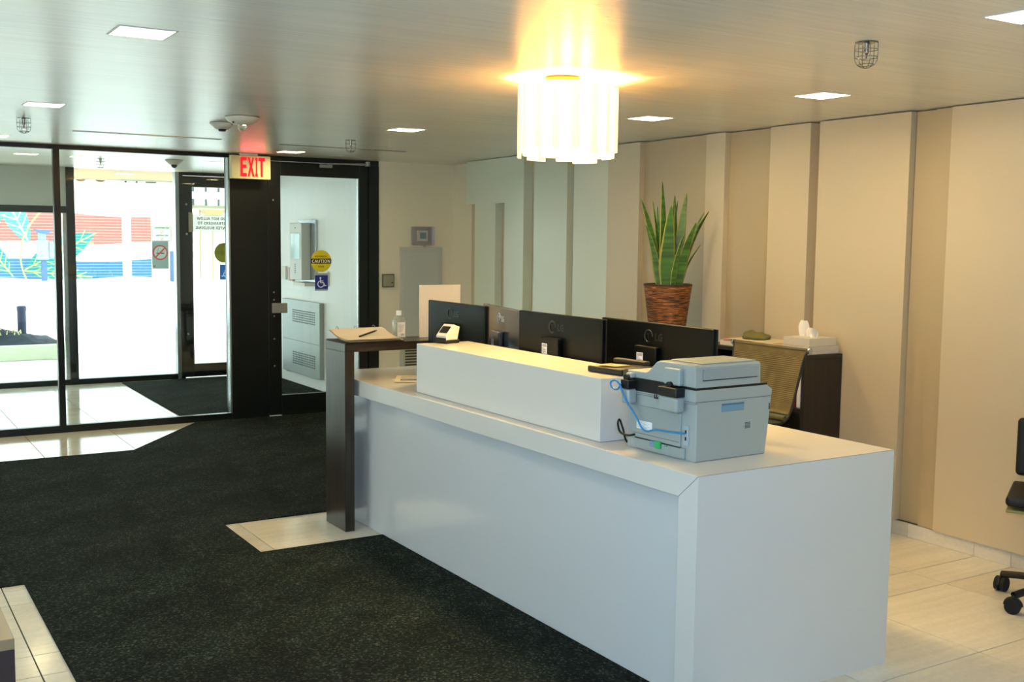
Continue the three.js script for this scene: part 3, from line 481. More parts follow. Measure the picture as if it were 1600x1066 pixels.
{
  const zi = ZW - 0.06 + 0.0345, ze = ZE - 0.07 + 0.0405;
  const caution = (mirror) => canvasTex(256, 256, (x, w, h) => { x.fillStyle = '#d8c81e'; x.fillRect(0, 0, w, h); if (mirror) { x.translate(w, 0); x.scale(-1, 1); } x.fillStyle = '#14120a'; x.fillRect(0, 100, w, 58); x.textAlign = 'center'; x.font = 'bold 26px sans-serif'; x.fillText('AUTOMATIC', 128, 84); x.fillText('DOOR', 128, 202); x.fillStyle = '#f4ecd0'; x.font = 'bold 52px sans-serif'; x.fillText('CAUTION', 128, 148, 236); });
  notice('caution_sticker', 'round yellow caution automatic door sticker on the entrance door', 3.862, 1.435, zi, 0.205, 0.205, caution(false), true);
  notice('accessible_sticker', 'blue wheelchair sticker under the caution disc on the entrance door', 3.864, 1.238, zi, 0.128, 0.165, canvasTex(200, 256, (x, w, h) => { x.fillStyle = '#9aa8b0'; x.fillRect(0, 0, w, h); x.save(); x.translate(0, 30); wheelchair(x, 200, 200, '#1c2a8c', '#e8ecf4'); x.restore(); }));
  notice('yellow_disc_sticker', 'plain yellow disc sticker on the outer door', 3.885, 1.463, ze, 0.235, 0.235, canvasTex(128, 128, (x, w, h) => { x.fillStyle = '#9a9a10'; x.fillRect(0, 0, w, h); x.fillStyle = '#8c8a08'; x.fillRect(0, 50, w, 26); }), true);
  notice('accessible_sticker', 'blue wheelchair sticker on the outer door', 3.905, 1.236, ze, 0.15, 0.18, canvasTex(200, 240, (x, w, h) => { x.translate(w, 0); x.scale(-1, 1); wheelchair(x, w, h, '#1d5aa0', '#a8cbe8'); }), false, { clear: 0.35 });
  notice('strangers_notice', 'clear notice with mirrored capital lettering on the outer door', 3.74, 1.806, ze, 0.45, 0.19, canvasTex(450, 190, (x, w, h) => { x.fillStyle = '#f1f3ee'; x.fillRect(0, 0, w, h); x.strokeStyle = '#a8aca8'; x.lineWidth = 4; x.strokeRect(2, 2, w - 4, h - 4); x.translate(w, 0); x.scale(-1, 1); x.fillStyle = '#12120e'; x.textAlign = 'center'; x.font = 'bold 46px sans-serif'; ['DO NOT ALLOW', 'STRANGERS TO', 'ENTER BUILDING'].forEach((s, i) => x.fillText(s, w / 2, 56 + i * 54, 400)); }), false, { clear: 0.6 });
  const ring = (x, cx, cy, r, lw, col) => { x.strokeStyle = col; x.lineWidth = lw; x.beginPath(); x.arc(cx, cy, r, 0, 7); x.stroke(); x.beginPath(); x.moveTo(cx - r * 0.7, cy + r * 0.7); x.lineTo(cx + r * 0.7, cy - r * 0.7); x.stroke(); };
  notice('smoking_notice', 'small white notice with mirrored lettering on the outer glass', 3.167, 1.682, ze, 0.215, 0.175, canvasTex(256, 208, (x, w, h) => { x.fillStyle = '#eef4ee'; x.fillRect(0, 0, w, h); x.strokeStyle = '#445'; x.lineWidth = 5; x.strokeRect(2, 2, w - 4, h - 4); ring(x, 128, 82, 20, 5, '#e07a70'); ring(x, 128, 180, 17, 5, '#e07a70'); x.translate(w, 0); x.scale(-1, 1); x.fillStyle = '#202a2a'; x.textAlign = 'center'; x.font = 'bold 30px sans-serif'; x.fillText('NO SMOKING', w / 2, 40); x.fillText('NO VAPING', w / 2, 142); }), false, { clear: 0.7 });
  notice('no_smoking_sign', 'grey green no smoking sign with red crossed ring on the outer glass', 3.145, 1.436, ze, 0.185, 0.315, canvasTex(200, 340, (x, w, h) => { x.fillStyle = '#9fb8b4'; x.fillRect(0, 0, w, h); x.fillStyle = '#c6d2cc'; x.beginPath(); x.arc(100, 140, 78, 0, 7); x.fill(); x.fillStyle = '#3c4444'; x.fillRect(62, 142, 84, 13); x.fillStyle = '#c87'; x.fillRect(48, 142, 12, 13); x.strokeStyle = '#56605e'; x.lineWidth = 4; x.beginPath(); x.moveTo(70, 132); x.bezierCurveTo(60, 110, 86, 104, 78, 84); x.stroke(); ring(x, 100, 140, 84, 17, '#d0544e'); x.fillStyle = '#c06a70'; x.fillRect(14, 298, 26, 20); }), false, { clear: 0.25 });
}
// ---------------------------------------------------------------- things on the entrance wall and in the vestibule
{
  const z = ZW;
  const p = thing('access_panel', 'tall pale grey access panel door in the beige wall', 'panel', [4.9, 0.2, z + 0.01]);
  add(p, 'frame', rb(4.662, 5.128, 0.2, 1.572, z + 0.0005, z + 0.018, 0.004), std(0xc9c9bc, 0.5));
  add(p, 'door', rb(4.698, 5.094, 0.62, 1.536, z + 0.0185, z + 0.026, 0.002), std(0xc4c8be, 0.5));
  const v = add(p, 'louvre', rb(4.698, 5.094, 0.3, 0.585, z + 0.0185, z + 0.024, 0.002), std(0xbdbda6, 0.5));
  for (let k = 0; k < 9; k++) add(v, 'slat', bx(4.715, 5.077, 0.32 + k * 0.028, 0.335 + k * 0.028, z + 0.0242, z + 0.026), std(0x3a3c30, 0.6));
  const s = thing('wall_switch', 'square metal wall plate beside the entrance door', 'switch', [4.54, 1.18, z + 0.01]);
  add(s, 'plate', rb(4.472, 4.6, 1.18, 1.31, z + 0.0005, z + 0.022, 0.006), std(0x6f6a58, 0.4, 0.4)); add(s, 'button', rb(4.482, 4.59, 1.19, 1.3, z + 0.0225, z + 0.03, 0.004), std(0xa39c86, 0.35, 0.4)); add(s, 'key_slot', rb(4.562, 4.58, 1.222, 1.232, z + 0.0302, z + 0.032, 0.002), M.blackMatte);
  const t = thing('thermostat', 'thermostat in a clear plastic guard above the access panel', 'thermostat', [4.9, 1.59, z + 0.02]);
  add(t, 'back_plate', rb(4.79, 5.015, 1.592, 1.77, z + 0.0005, z + 0.01, 0.004), std(0xb6b0a2, 0.5));
  add(t, 'controller', rb(4.845, 4.96, 1.63, 1.735, z + 0.0105, z + 0.035, 0.004), M.plastic);
  add(t, 'screen', rb(4.868, 4.937, 1.655, 1.715, z + 0.0352, z + 0.038, 0.001), std(0x5f8a88, 0.3));
  add(t, 'guard', rb(4.78, 5.025, 1.588, 1.774, z + 0.011, z + 0.07, 0.012), new THREE.MeshPhysicalMaterial({ color: 0xf0eef2, transmission: 0.92, roughness: 0.06, thickness: 0 }));
  add(t, 'lock', rb(4.89, 4.915, 1.575, 1.592, z + 0.06, z + 0.075, 0.003), M.silver);
  const x = 4.3995;
  const ic = thing('intercom_panel', 'white wall intercom cabinet with lit screen in the vestibule', 'intercom', [4.33, 1.19, -11.45]);
  add(ic, 'case', rb(4.27, 4.375, 1.19, 1.812, -11.6, -11.24, 0.008), std(0xdadbd4, 0.4));
  add(ic, 'wall_bracket', rb(4.3755, x, 1.17, 1.845, -11.58, -11.1, 0.004), M.silver);
  add(ic, 'screen', rb(4.266, 4.27, 1.42, 1.7, -11.56, -11.28, 0.002), std(0xbfe2e4, 0.15));
  for (let r = 0; r < 5; r++) add(ic, 'key', rb(4.267, 4.27, 1.265 + r * 0.022, 1.278 + r * 0.022, -11.45, -11.42, 0.001), std(0x8a9494, 0.4));
  add(ic, 'speaker_hole', rb(4.267, 4.27, 1.752, 1.764, -11.43, -11.415, 0.001), M.blackMatte);
  add(ic, 'tray', rb(4.27, x, 1.13, 1.165, -11.5, -11.15, 0.004), M.plastic);
  const sw = (z0, y0, y1, lb, m) => one('wall_box', lb, 'switch', rb(4.375, x, y0, y1, z0 - 0.07, z0 + 0.07, 0.005), m);
  sw(-12.1, 1.17, 1.32, 'small white box on the vestibule wall before the intercom', M.paperWhite); sw(-11.86, 1.16, 1.31, 'small white and red notice plate beside the intercom', std(0xcf9a94, 0.5)); sw(-10.85, 1.14, 1.3, 'small white box on the vestibule wall past the intercom', M.paperWhite);
  const h = thing('wall_heater', 'grey cabinet wall heater with two slotted grilles', 'heater', [4.36, 0.132, -11.45]);
  const hm = std(0xaab4b2, 0.4, 0.2), hs = std(0x49504f, 0.6);
  add(h, 'case', rb(4.35, x - 0.0005, 0.132, 0.955, -12.07, -10.93, 0.004), hm);
  add(h, 'seam', bx(4.349, 4.352, 0.5, 0.504, -12.06, -10.94), hs);
  for (const [y0, y1] of [[0.71, 0.86], [0.235, 0.385]]) for (let i = 0; i < 14; i++) for (let j = 0; j < 6; j++) add(h, 'grille_slot', bx(4.3485, 4.3502, y0 + j * 0.025, y0 + j * 0.025 + 0.014, -11.74 + i * 0.05, -11.74 + i * 0.05 + 0.03), hs);
}
// ---------------------------------------------------------------- cabinets, plant, clutter behind the desk
{
  const c = thing('bookcase', 'dark open bookcase against the panelled wall behind the mesh chair', 'bookcase', [4.9, 0, -4.8]);
  add(c, 'side', rb(4.75, 5.062, 0, 0.975, -4.46, -4.435, 0.001), M.woodDark); add(c, 'side', rb(4.75, 5.062, 0, 0.975, -5.2, -5.175, 0.001), M.woodDark);
  add(c, 'top', rb(4.745, 5.062, 0.9755, 1.0, -5.2, -4.435, 0.001), M.woodDark); add(c, 'back', bx(5.042, 5.062, 0.06, 0.975, -5.174, -4.461), M.woodDark);
  for (const y of [0.06, 0.36, 0.66]) add(c, 'shelf', bx(4.76, 5.041, y, y + 0.022, -5.174, -4.461), M.woodDark);
  for (let k = 0; k < 6; k++) { const z0 = -4.5 - k * 0.045; one('file_folder', ['white folder nearest the open bookcase side', 'dark red folder second on the bookcase shelf', 'cream folder third on the bookcase shelf', 'grey folder fourth on the bookcase shelf', 'white folder fifth on the bookcase shelf', 'brown folder last on the bookcase shelf'][k], 'folder', rb(4.79, 5.02, 0.6825, 0.9 + 0.012 * (k % 3), z0 - 0.03, z0, 0.003), std([0xe9e6e0, 0x8a2a2e, 0xe0d6bd, 0x9b9b98, 0xe6e6e2, 0x6b4a34][k], 0.7), 'folders in the bookcase'); }
  const st = (y, dy, x0, x1, z0, z1, col, lb, r) => one('paper_stack', lb, 'papers', rb(-(x1 - x0) / 2, (x1 - x0) / 2, 0, dy, -(z1 - z0) / 2, (z1 - z0) / 2, 0.003).rotateY(r).translate((x0 + x1) / 2, y, (z0 + z1) / 2), std(col, 0.8), 'papers on the bookcase');
  st(1.0005, 0.042, 4.77, 5.02, -4.9, -4.7, 0xe3b8a4, 'stack of pink sheets beside the tissue boxes', 0.05); st(1.0005, 0.03, 4.77, 5.0, -5.18, -4.93, 0xe9dfcd, 'stack of cream sheets on the far end of the bookcase', -0.05);
  st(1.031, 0.012, 4.78, 4.98, -5.16, -4.94, 0xd99a8c, 'pale red booklet on the cream sheets', 0.1); st(1.0435, 0.006, 4.77, 5.0, -5.1, -4.72, 0xd8c9a4, 'thin tan folder spanning the paper stacks', 0.03);
  const cl = one('folded_cloth', 'crumpled olive green cloth on top of the papers', 'cloth', (() => { const g = new THREE.SphereGeometry(0.08, 28, 18), p = g.attributes.position; for (let i = 0; i < p.count; i++) { const x = p.getX(i), y = p.getY(i), z = p.getZ(i), k = 1 + 0.18 * Math.sin(x * 70 + z * 40) * Math.cos(z * 60 - y * 30); p.setXYZ(i, x * k, Math.max(0, y * (0.42 + 4 * Math.max(0, -z)) * k + 0.01), z * 1.15 * k); } g.computeVertexNormals(); return g.translate(4.88, 1.0505, -4.97); })(), std(0x6d6a3c, 0.9));
  for (const [y, z0, z1, lb, kk] of [[1.0005, -4.66, -4.45, 'lower grey patterned tissue box at the bookcase end', 0], [1.049, -4.655, -4.452, 'upper tissue box with a white tissue pulled out', 1]]) {
    const o = thing('tissue_box', lb, 'tissue box', [4.92, y, -4.55]);
    add(o, 'box', rb(4.79 + kk * 0.005, 5.045 - kk * 0.02, y, y + 0.048, z0, z1, 0.003), std(kk ? 0xd3cbb8 : 0xc6beb0, 0.75));
    if (kk) for (const [dx, dz, hh, ww, lean] of [[0, -0.04, 0.095, 0.085, -0.25], [0.01, 0.015, 0.055, 0.09, 0.5], [-0.015, 0.05, 0.05, 0.08, 0.8]]) {
      const g = new THREE.PlaneGeometry(ww, hh, 10, 8), p = g.attributes.position;
      for (let i = 0; i < p.count; i++) { const u = p.getX(i) / ww, v = p.getY(i) / hh + 0.5; p.setX(i, p.getX(i) * (0.5 + 0.7 * v - 0.75 * v * v * v)); p.setZ(i, 0.02 * Math.sin(u * 3.2 + 0.6) * v + lean * hh * v * v * 0.4 + 0.004 * Math.sin(u * 14)); p.setY(i, hh * v); }
      g.computeVertexNormals(); add(o, 'tissue', g.rotateY(-0.9).translate(4.9 + dx, y + 0.0475, -4.555 + dz), std(0xf6f3ea, 0.9, 0, { side: THREE.DoubleSide }));
    }
  }
  const sc = thing('side_cabinet', 'low dark cabinet under the potted snake plant', 'cabinet', [4.75, 0, -5.75]);
  add(sc, 'body', rb(4.5, 5.06, 0, 0.96, -6.05, -5.32, 0.002), M.woodDark);
  add(sc, 'top', rb(4.49, 5.06, 0.9605, 0.98, -6.05, -5.32, 0.002), M.woodDark);
  for (const z of [-6.045, -5.683]) { const dr = add(sc, 'door', rb(4.482, 4.4995, 0.03, 0.955, z, z + 0.358, 0.002), M.woodDark); add(dr, 'handle', bar([4.47, 0.6, z + (z < -5.8 ? 0.33 : 0.03)], [4.47, 0.72, z + (z < -5.8 ? 0.33 : 0.03)], 0.005), M.silver); }
  // snake plant
  const px = 4.70, pz = -5.62;
  const w1 = field(512, 256, 12, 128), w2 = field(512, 256, 30, 100);
  const wk = noiseTex(512, 256, (i, j) => { const k = 0.25 + 1.1 * w1(i, j) + 0.35 * (w2(i, j) - 0.5); return [146 * k, 90 * k, 42 * k]; }, true, 2, 1);
  const pot = thing('planter_pot', 'brown woven wicker planter pot on the low cabinet', 'planter', [px, 0.9805, pz]);
  const prof = []; for (let k = 0; k <= 90; k++) { const t = k / 90; prof.push([0.108 + 0.05 * t + 0.0035 * Math.abs(Math.sin(k * Math.PI / 3)), 0.385 * t]); }
  add(pot, 'body', lathe([[0, 0], ...prof, [0.148, 0.385], [0.146, 0.33], [0, 0.33]], px, 0.9805, pz, 48), std(0xffffff, 0.6, 0, { map: wk }));
  add(pot, 'rim', new THREE.TorusGeometry(0.157, 0.006, 8, 48).rotateX(Math.PI / 2).translate(px, 1.366, pz), std(0x3a2314, 0.6));
  add(pot, 'soil', cyl(px, 1.312, 1.335, pz, 0.144, 0.144, 32), std(0x2a1e14, 0.95));
  const plant = thing('snake_plant', 'tall snake plant with yellow edged green blades', 'plant', [px, 1.33, pz]);
  const leafM = std(0xffffff, 0.45, 0, { vertexColors: true });
  const R3 = V(0.851, 0, 0.526), F3 = V(0.526, 0, -0.851);
  for (const [bs, bd, ts, td, h, w, tw] of [  // base offset sideways/back, tip offset sideways/back, height, width, twist
    [-0.03, 0, -0.055, 0.0, 0.72, 0.05, 0.5], [-0.02, -0.05, 0.0, -0.06, 0.56, 0.085, 0.1], [-0.06, 0.0, -0.19, 0.02, 0.62, 0.05, 0.4], [-0.05, 0.03, -0.11, 0.05, 0.6, 0.034, 0.8], [-0.045, 0.04, -0.075, 0.05, 0.56, 0.034, -0.6],
    [0.03, 0.02, 0.035, 0.03, 0.63, 0.052, 0.2], [0.05, -0.01, 0.11, 0.0, 0.65, 0.058, -0.2], [0.06, 0.03, 0.27, 0.06, 0.55, 0.05, 0.5], [0.06, -0.01, 0.235, 0.02, 0.54, 0.034, -0.4], [0.055, -0.05, 0.165, -0.07, 0.46, 0.06, 0.2], [0.07, 0.0, 0.22, 0.06, 0.31, 0.026, 0.9],
    [0.015, 0.04, 0.06, 0.06, 0.6, 0.03, 0.7], [0.0, -0.02, 0.025, -0.03, 0.58, 0.044, -0.5], [-0.06, -0.02, -0.16, -0.04, 0.44, 0.036, -0.3], [0.02, -0.06, 0.075, -0.1, 0.36, 0.03, 0.2]]) {
    const N = 40, K = 8, pos = [], col = [], idx = [];
    for (let i = 0; i <= N; i++) {
      const t = i / N, bend = t * t, sx = bs + (ts - bs) * (0.35 * t + 0.65 * bend), dd = bd + (td - bd) * bend, y = h * (t - 0.04 * bend * Math.abs(ts - bs) / 0.2);
      const wd = w * 0.68 * (t < 0.35 ? 0.55 + 0.45 * Math.sin(t / 0.35 * Math.PI / 2) : Math.pow(Math.max(0, 1 - (t - 0.35) / 0.65), 0.62)) + 0.0006;
      const c = V(px, 1.33, pz).addScaledVector(R3, sx).addScaledVector(F3, dd); c.y += y;
      const ang = tw * (0.6 + 0.5 * t), u = R3.clone().multiplyScalar(Math.cos(ang)).addScaledVector(F3, Math.sin(ang)), v = V(-u.z, 0, u.x);
      const band = 0.5 + 0.9 * rnd();
      for (let k = 0; k < K; k++) {
        const a = k / K * Math.PI * 2, e = Math.cos(a), f = Math.sin(a); const q = c.clone().addScaledVector(u, e * wd).addScaledVector(v, f * 0.004 + 0.14 * wd * e * e);
        pos.push(q.x - px, q.y - 1.33, q.z - pz);
        if (Math.abs(e) > 0.9) col.push(0.55, 0.5, 0.1); else { const b2 = band * (0.9 + 0.2 * rnd()); col.push(0.042 * b2, 0.125 * b2, 0.014 * b2); }
      }
      if (i < N) for (let k = 0; k < K; k++) { const a = i * K + k, b = i * K + (k + 1) % K; idx.push(a, b, a + K, b, b + K, a + K); }
    }
    const g = new THREE.BufferGeometry(); g.setAttribute('position', new THREE.Float32BufferAttribute(pos, 3)); g.setAttribute('color', new THREE.Float32BufferAttribute(col, 3)); g.setIndex(idx); g.computeVertexNormals();
    const m = new THREE.Mesh(g, leafM); m.name = 'leaf'; m.castShadow = m.receiveShadow = true; plant.add(m);
  }
}
// ---------------------------------------------------------------- chairs
function casterBase(o, r, n0, hubY, mat) {
  for (let k = 0; k < 5; k++) {
    const a = n0 + k * Math.PI * 2 / 5, c = Math.cos(a), s = Math.sin(a);
    add(o, 'base_leg', tube([[0.02 * c, 0.11, 0.02 * s], [r * 0.6 * c, 0.1, r * 0.6 * s], [r * c, 0.082, r * s]], 0.017, 12, 8), mat);
    const w = add(o, 'caster', join(new THREE.CylinderGeometry(0.035, 0.035, 0.018, 20).rotateX(Math.PI / 2).translate(0, 0, 0.015), new THREE.CylinderGeometry(0.035, 0.035, 0.018, 20).rotateX(Math.PI / 2).translate(0, 0, -0.015)).rotateY(a + 0.8).translate(r * c, 0.0355, r * s), M.rubber);
    add(w, 'caster_fork', join(cyl(r * c, 0.03, 0.085, r * s, 0.009, 0.009, 8), new THREE.TorusGeometry(0.036, 0.006, 6, 14, Math.PI).rotateY(a + 0.8).translate(r * c, 0.036, r * s)), mat);
  }
  add(o, 'hub', cyl(0, 0.07, 0.14, 0, 0.035, 0.03), mat);
  add(o, 'gas_lift', cyl(0, 0.14, hubY, 0, 0.02, 0.02), M.silver);
}
{
  // mesh sling chair tucked behind the desk, facing the monitors (local +x is forward)
  const o = thing('mesh_office_chair', 'olive mesh sling office chair behind the desk, before the bookcase', 'chair', [4.03, 0, -4.27]); bases.delete(o); o.rotation.y = Math.PI;
  const ms = field(256, 256, 8, 8); const meshMap = noiseTex(256, 256, (i, j) => { const k = (j % 8 < 3 ? 0.55 : 1) * (i % 6 < 1 ? 0.8 : 1) * (0.9 + 0.2 * ms(i, j)); return [118 * k, 106 * k, 66 * k]; }, true, 1 / 0.28);
  const sling = std(0xffffff, 0.7, 0, { map: meshMap });
  const path = [[-0.27, 1.095], [-0.255, 1.05], [-0.225, 0.92], [-0.2, 0.8], [-0.185, 0.75], [-0.14, 0.715], [-0.06, 0.712], [0.1, 0.725], [0.24, 0.73], [0.275, 0.715]];
  const cv = new THREE.CatmullRomCurve3(path.map(([x, y]) => V(x, y, 0))), NS = 40, W = 0.27;
  const strip = (t0, t1, w0, w1) => { const pos = [], uv = [], idx = []; for (let i = 0; i <= NS; i++) { const t = t0 + (t1 - t0) * i / NS, p = cv.getPoint(t), w = w0 + (w1 - w0) * i / NS, nrm = cv.getTangent(t), nx = -nrm.y * 0.004, ny = nrm.x * 0.004; for (const [sg, ox] of [[-1, 1], [1, 1], [1, -1], [-1, -1]]) { pos.push(p.x + nx * ox, p.y + ny * ox, sg * w); uv.push(sg * w, t * 1.0); } if (i < NS) for (let k = 0; k < 4; k++) { const a = i * 4 + k, b = i * 4 + (k + 1) % 4; idx.push(a, a + 4, b, b, a + 4, b + 4); } } const g = new THREE.BufferGeometry(); g.setAttribute('position', new THREE.Float32BufferAttribute(pos, 3)); g.setAttribute('uv', new THREE.Float32BufferAttribute(uv, 2)); g.setIndex(idx); const h = g.toNonIndexed(); h.computeVertexNormals(); return h; };
  add(o, 'backrest', strip(0.01, 0.44, W, W * 0.86), sling); add(o, 'seat', strip(0.45, 0.99, W * 0.86, W * 0.9), std(0x2a3326, 0.7));
  for (const s of [-1, 1]) {
    add(o, 'side_rail', tube(path.map(([x, y], i) => [x, y, s * (W * (i < 4 ? 1 - i * 0.04 : 0.86) + 0.005)]), 0.007, 50, 8), M.blackMatte);
    add(o, 'tube_cap', cyl(0, -0.006, 0.006, 0, 0.016, 0.016, 20).rotateX(Math.PI / 2).translate(-0.272, 1.09, s * (W + 0.014)), M.silver);
  }
  add(o, 'top_roll', bar([-0.272, 1.09, -W], [-0.272, 1.09, W], 0.011, 14), std(0x5a5236, 0.7));
  add(o, 'back_roll', bar([-0.15, 0.735, -W * 0.9], [-0.15, 0.735, W * 0.9], 0.016, 14), std(0x4b4a30, 0.7));
  add(o, 'seat_bracket', rb(-0.1, 0.12, 0.64, 0.685, -0.2, 0.2, 0.01), M.blackMatte);
  casterBase(o, 0.31, 0.4, 0.65, M.silver);
  // black task chair at the side
  const c = thing('task_chair', 'black task chair on casters beside the panelled wall', 'chair', [4.72, 0, -2.8]); bases.delete(c); c.rotation.y = 0.51; // local -x faces the desk side
  casterBase(c, 0.285, 2.6, 0.44, M.blackMatte);
  const seat = new RoundedBoxGeometry(0.46, 0.042, 0.54, 5, 0.02); { const p = seat.attributes.position; for (let i = 0; i < p.count; i++) { const x = p.getX(i) / 0.23, z = p.getZ(i) / 0.27, q = Math.max(0.75, 1 - 0.12 * x * x * z * z); p.setX(i, p.getX(i) * q); p.setZ(i, p.getZ(i) * q); p.setY(i, p.getY(i) + 0.012 * (x * x + z * z) - 0.006); } seat.computeVertexNormals(); }
  add(c, 'seat', seat.translate(0, 0.489, 0), M.blackMatte);
  add(c, 'seat_shell', rb(-0.2, 0.2, 0.452, 0.466, -0.24, 0.24, 0.006), std(0x8b8050, 0.5));
  add(c, 'mechanism', rb(-0.1, 0.12, 0.42, 0.4515, -0.07, 0.07, 0.008), M.blackMatte);
  add(c, 'backrest', rb(0.19, 0.235, 0.55, 0.83, -0.235, 0.235, 0.022, 4).rotateZ(0), M.blackMatte);
  add(c, 'back_bar', tube([[0.1, 0.44, 0], [0.25, 0.45, 0], [0.262, 0.55, 0], [0.252, 0.75, 0]], 0.015, 24, 8), M.blackMatte);
  // bench whose corner shows at the edge
  const b = thing('waiting_bench', 'low bench with flat wooden frame on the white tile strip', 'bench', [0.1, 0, -3.85]);
  const fr = std(0x8d7a5c, 0.3, 0.1), lg = std(0x2a1a20, 0.35);
  for (const x of [0.362, -0.24]) for (const z of [-4.35, -3.525]) add(b, 'leg', rb(x, x + 0.045, 0.0005, 0.405, z, z + 0.045, 0.002), lg);
  for (const x of [0.362, -0.24]) add(b, 'side_rail', rb(x, x + 0.045, 0.4055, 0.44, -4.35, -3.48, 0.003), fr);
  for (const z of [-4.35, -3.525]) add(b, 'end_rail', rb(-0.195, 0.362, 0.375, 0.404, z + 0.005, z + 0.04, 0.003), lg);
  add(b, 'seat_cushion', rb(-0.19, 0.355, 0.4045, 0.46, -4.3, -3.53, 0.02, 3), std(0x33262a, 0.7));
}
// ---------------------------------------------------------------- outdoors
{
  struct('ground_outside', 'bright pale concrete ground outside', prismY([[-60, 40], [80, 40], [80, -120], [-60, -120]], -0.4, -0.06), M.concrete);
  const cn = thing('entrance_canopy', 'tan canopy soffit outside the entrance', 'canopy', [3.6, 2.43, -14.4]);
  add(cn, 'soffit', bx(2.1, 5.2, 2.44, 2.6, -16, -12.82), std(0xb08a4e, 0.6));
  add(cn, 'fascia', bx(2.1, 5.2, 2.42, 2.7, -16.04, -16.001), std(0xbcc8c8, 0.6));
  add(cn, 'light', bx(3.05, 3.25, 2.432, 2.4395, -14.6, -14.4), M.ledGlow);
  const brown = std(0x5a3422, 0.5);
  [[2.9, 'o'], [3.16, 'o'], [3.5, 'i'], [3.65, 'i'], [3.85, 't']].forEach(([x, k], i) => one('sign_letter', ['curved letter hanging below the canopy edge', 'second curved letter hanging below the canopy edge', 'letter foot under the canopy edge', 'narrow letter foot under the canopy edge', 'flat letter foot under the canopy edge'][i], 'letter', k === 'o' ? new THREE.TorusGeometry(0.09, 0.016, 8, 32).translate(x, 2.497, -16.065) : k === 'i' ? rb(x - 0.016, x + 0.016, 2.4, 2.6, -16.08, -16.045, 0.003) : rb(x - 0.075, x + 0.075, 2.404, 2.432, -16.08, -16.045, 0.003), brown, 'letters on the canopy edge'));
  // painted wall across the way
  const mur = canvasTex(2048, 512, (x, w, h) => {
    const X = (m) => (m + 4) / 16 * w, Y = (m) => h - m / 4 * h;   // wall metres: x from -4 to 12, y from 0 to 4
    x.fillStyle = '#eef4f2'; x.fillRect(0, 0, w, h);
    const band = (y0, y1, c, ph) => { x.fillStyle = c; x.beginPath(); x.moveTo(X(-4), Y(y0)); for (let m = -4; m <= 12; m += 0.1) x.lineTo(X(m), Y(y0 + 0.07 * Math.sin(m * 1.3 + ph))); for (let m = 12; m >= -4; m -= 0.1) x.lineTo(X(m), Y(y1 + 0.07 * Math.sin(m * 1.1 + ph))); x.fill(); };
    band(1.36, 2.44, '#a0625a', 0.4); band(0, 0.72, '#3c6a8c', 1.6);
    x.fillStyle = '#eef4f2'; x.fillRect(X(9.42), 0, X(9.75) - X(9.42), h); x.fillRect(X(10.52), 0, w, h);
    const leaf = (cx, cy, L0, W0, a, c, vein) => { x.save(); x.translate(X(cx), Y(cy)); x.rotate(-a); const s = w / 16; x.fillStyle = c; x.beginPath(); x.moveTo(0, 0); x.quadraticCurveTo(L0 * s * 0.45, -W0 * s, L0 * s, 0); x.quadraticCurveTo(L0 * s * 0.45, W0 * s, 0, 0); x.fill(); x.strokeStyle = vein; x.lineWidth = 7; x.beginPath(); x.moveTo(0, 0); x.lineTo(L0 * s, 0); x.stroke(); for (let t = 0.12; t < 0.9; t += 0.13) for (const q of [-1, 1]) { x.lineWidth = 5; x.beginPath(); x.moveTo(L0 * s * t, 0); x.lineTo(L0 * s * (t + 0.14), q * W0 * s * 1.7 * (t + 0.12) * (0.98 - t)); x.stroke(); } x.restore(); };
    leaf(5.9, 0.35, 2.9, 0.95, 0.5, '#247e78', '#a8a468'); leaf(5.5, 0.1, 1.9, 0.6, 2.2, '#247a80', '#a8a468'); leaf(5.9, 0.3, 2.4, 0.55, -0.1, '#247e78', '#a8a468'); leaf(6.1, 1.3, 2.6, 0.8, 2.0, '#4a948e', '#e9f2d8'); leaf(4.0, 1.2, 2.6, 0.9, 1.0, '#3e8a88', '#eef2dc');
    x.strokeStyle = '#a8a468'; x.lineWidth = 8; x.beginPath(); x.moveTo(X(5.95), Y(0)); x.quadraticCurveTo(X(5.4), Y(1.3), X(6.5), Y(2.5)); x.stroke();
    x.strokeStyle = 'rgba(255,250,240,0.45)'; x.lineWidth = 2; for (let y = 0.1; y < 2.6; y += 0.11) { x.beginPath(); x.moveTo(0, Y(y)); x.lineTo(w, Y(y)); x.stroke(); }
  });
  const mw = thing('mural_wall', 'long low wall painted with red and blue bands and teal leaves', 'wall', [4, -0.06, -44.2]);
  add(mw, 'wall', bx(-4, 12, -0.06, 4, -44.5, -44.02), M.concrete);
  add(mw, 'mural', plane(16, 4).translate(4, 2, -44.01), std(0xffffff, 0.9, 0, { map: mur }));
  const ub = thing('meter_post', 'grey blue metal meter box on a post before the painted wall', 'utility box', [6.38, -0.06, -43]), bl = std(0x8fa8c0, 0.5), dk = std(0x4a6a98, 0.5);
  add(ub, 'post', bx(6.33, 6.52, -0.06, 0.8, -43.1, -42.95), dk); add(ub, 'box', rb(6.2, 6.58, 0.75, 1.46, -43.15, -42.85, 0.02), bl); add(ub, 'head', rb(6.25, 6.5, 1.46, 1.74, -43.1, -42.9, 0.02), bl); add(ub, 'hood', prismZ([[6.1, 1.86], [6.72, 1.82], [6.5, 1.68], [6.25, 1.72]], -43.2, -42.8), dk); add(ub, 'side_box', rb(6.6, 6.76, 0.8, 1.4, -43.1, -42.9, 0.02), bl); add(ub, 'foot', bx(6.2, 6.62, -0.06, -0.02, -43.2, -42.85), bl);
  const pb = one('street_bin', 'dark blue bin standing beside the pale column', 'bin', rb(10.75, 11.05, -0.06, 1.1, -42.2, -41.9, 0.04), std(0x44608c, 0.6));
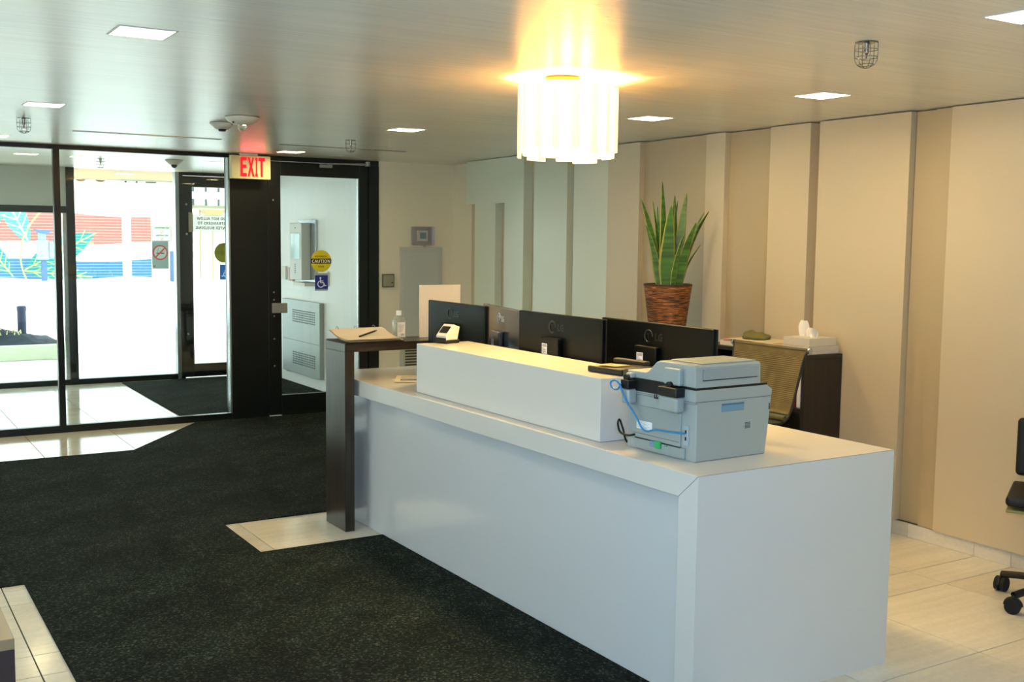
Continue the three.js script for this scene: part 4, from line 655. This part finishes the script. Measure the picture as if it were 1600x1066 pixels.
  // planter in front
  const pl = thing('planter_bed', 'low concrete planter bed with dark mulch mound', 'planter', [0.9, -0.06, -16.6]);
  add(pl, 'kerb', rb(-2.5, 2.74, -0.06, 0.15, -17.6, -15.98, 0.02), std(0xcfd2b8, 0.8));
  const md = new THREE.PlaneGeometry(5.0, 1.45, 90, 30).rotateX(-Math.PI / 2); { const p = md.attributes.position; for (let i = 0; i < p.count; i++) { const x = p.getX(i), z = p.getZ(i), e = Math.min(1, (2.5 - Math.abs(x)) / 0.9) * Math.min(1, (0.72 - Math.abs(z)) / 0.35); p.setY(i, Math.max(0, e) * (0.17 + rnd(-0.035, 0.045))); } md.computeVertexNormals(); }
  add(pl, 'mulch', md.translate(0.12, 0.152, -16.79), std(0x17222e, 0.9));
  const tufts = []; for (let k = 0; k < 420; k++) { const x = rnd(-2.1, 2.15), z = rnd(-17.2, -16.3), h = rnd(0.07, 0.2) * (x > 1.7 ? 0.5 : 1), a = rnd(0, 6.28), g = new THREE.ConeGeometry(0.009, h, 4).translate(0, h / 2, 0).rotateZ(rnd(-0.8, 0.8)).rotateY(a).translate(x, 0.27, z); tufts.push(g); }
  const tf = one('ornamental_grass', 'pale straw grass tufts on the dark mulch', 'grass', join(...tufts), std(0xcfc98a, 0.8)); tf.userData.kind = 'stuff';
  one('bollard_light', 'short dark bollard light in the planter', 'bollard', lathe([[0, 0], [0.06, 0], [0.06, 0.36], [0.065, 0.37], [0.065, 0.43], [0.05, 0.44], [0, 0.44]], 2.2, 0.2, -16.85, 20), std(0x142848, 0.5));
  // pale column and the block beyond it
  const col = one('street_column', 'pale tan column at the end of the painted wall', 'column', rb(11.15, 11.75, -0.06, 3.9, -44.3, -43.7, 0.03), std(0xe6cfa0, 0.8));
  const bd = thing('distant_building', 'pale distant building with rows of small dark windows', 'building', [20, -0.06, -64]);
  add(bd, 'wall', bx(14.9, 27, -0.06, 7.5, -68, -60), std(0xece8d6, 0.9));
  add(bd, 'ledge', bx(14.85, 27.05, 3.2, 3.36, -60.1, -59.9), std(0x7d7a60, 0.8));
  const winDark = std(0x2f4644, 0.4), winPale = std(0x9aa090, 0.4);
  for (let i = 0; i < 16; i++) for (let j = 0; j < 5; j++) add(bd, 'window', bx(15.15 + i * 0.7, 15.27 + i * 0.7, 0.5 + j * 0.75 + (j > 2 ? 0.6 : 0), 0.86 + j * 0.75 + (j > 2 ? 0.6 : 0), -60.03, -59.97), j > 2 ? winDark : winPale);
  const aw = one('shop_awning', 'brown sloped awning seen through the outer door', 'awning', join(prismZ([[12.5, 2.75], [13.6, 2.75], [13.2, 2.45], [12.95, 2.42]], -44.6, -43.9), bx(13.0, 13.05, -0.06, 2.44, -44.3, -44.25), bx(12.55, 12.6, -0.06, 2.72, -44.5, -44.45)), std(0x9a8458, 0.8));
}
for (const o of scene.children) o.traverse((m) => { if (m.isMesh) m.castShadow = m.receiveShadow = true; });
renderer.render(scene, camera);
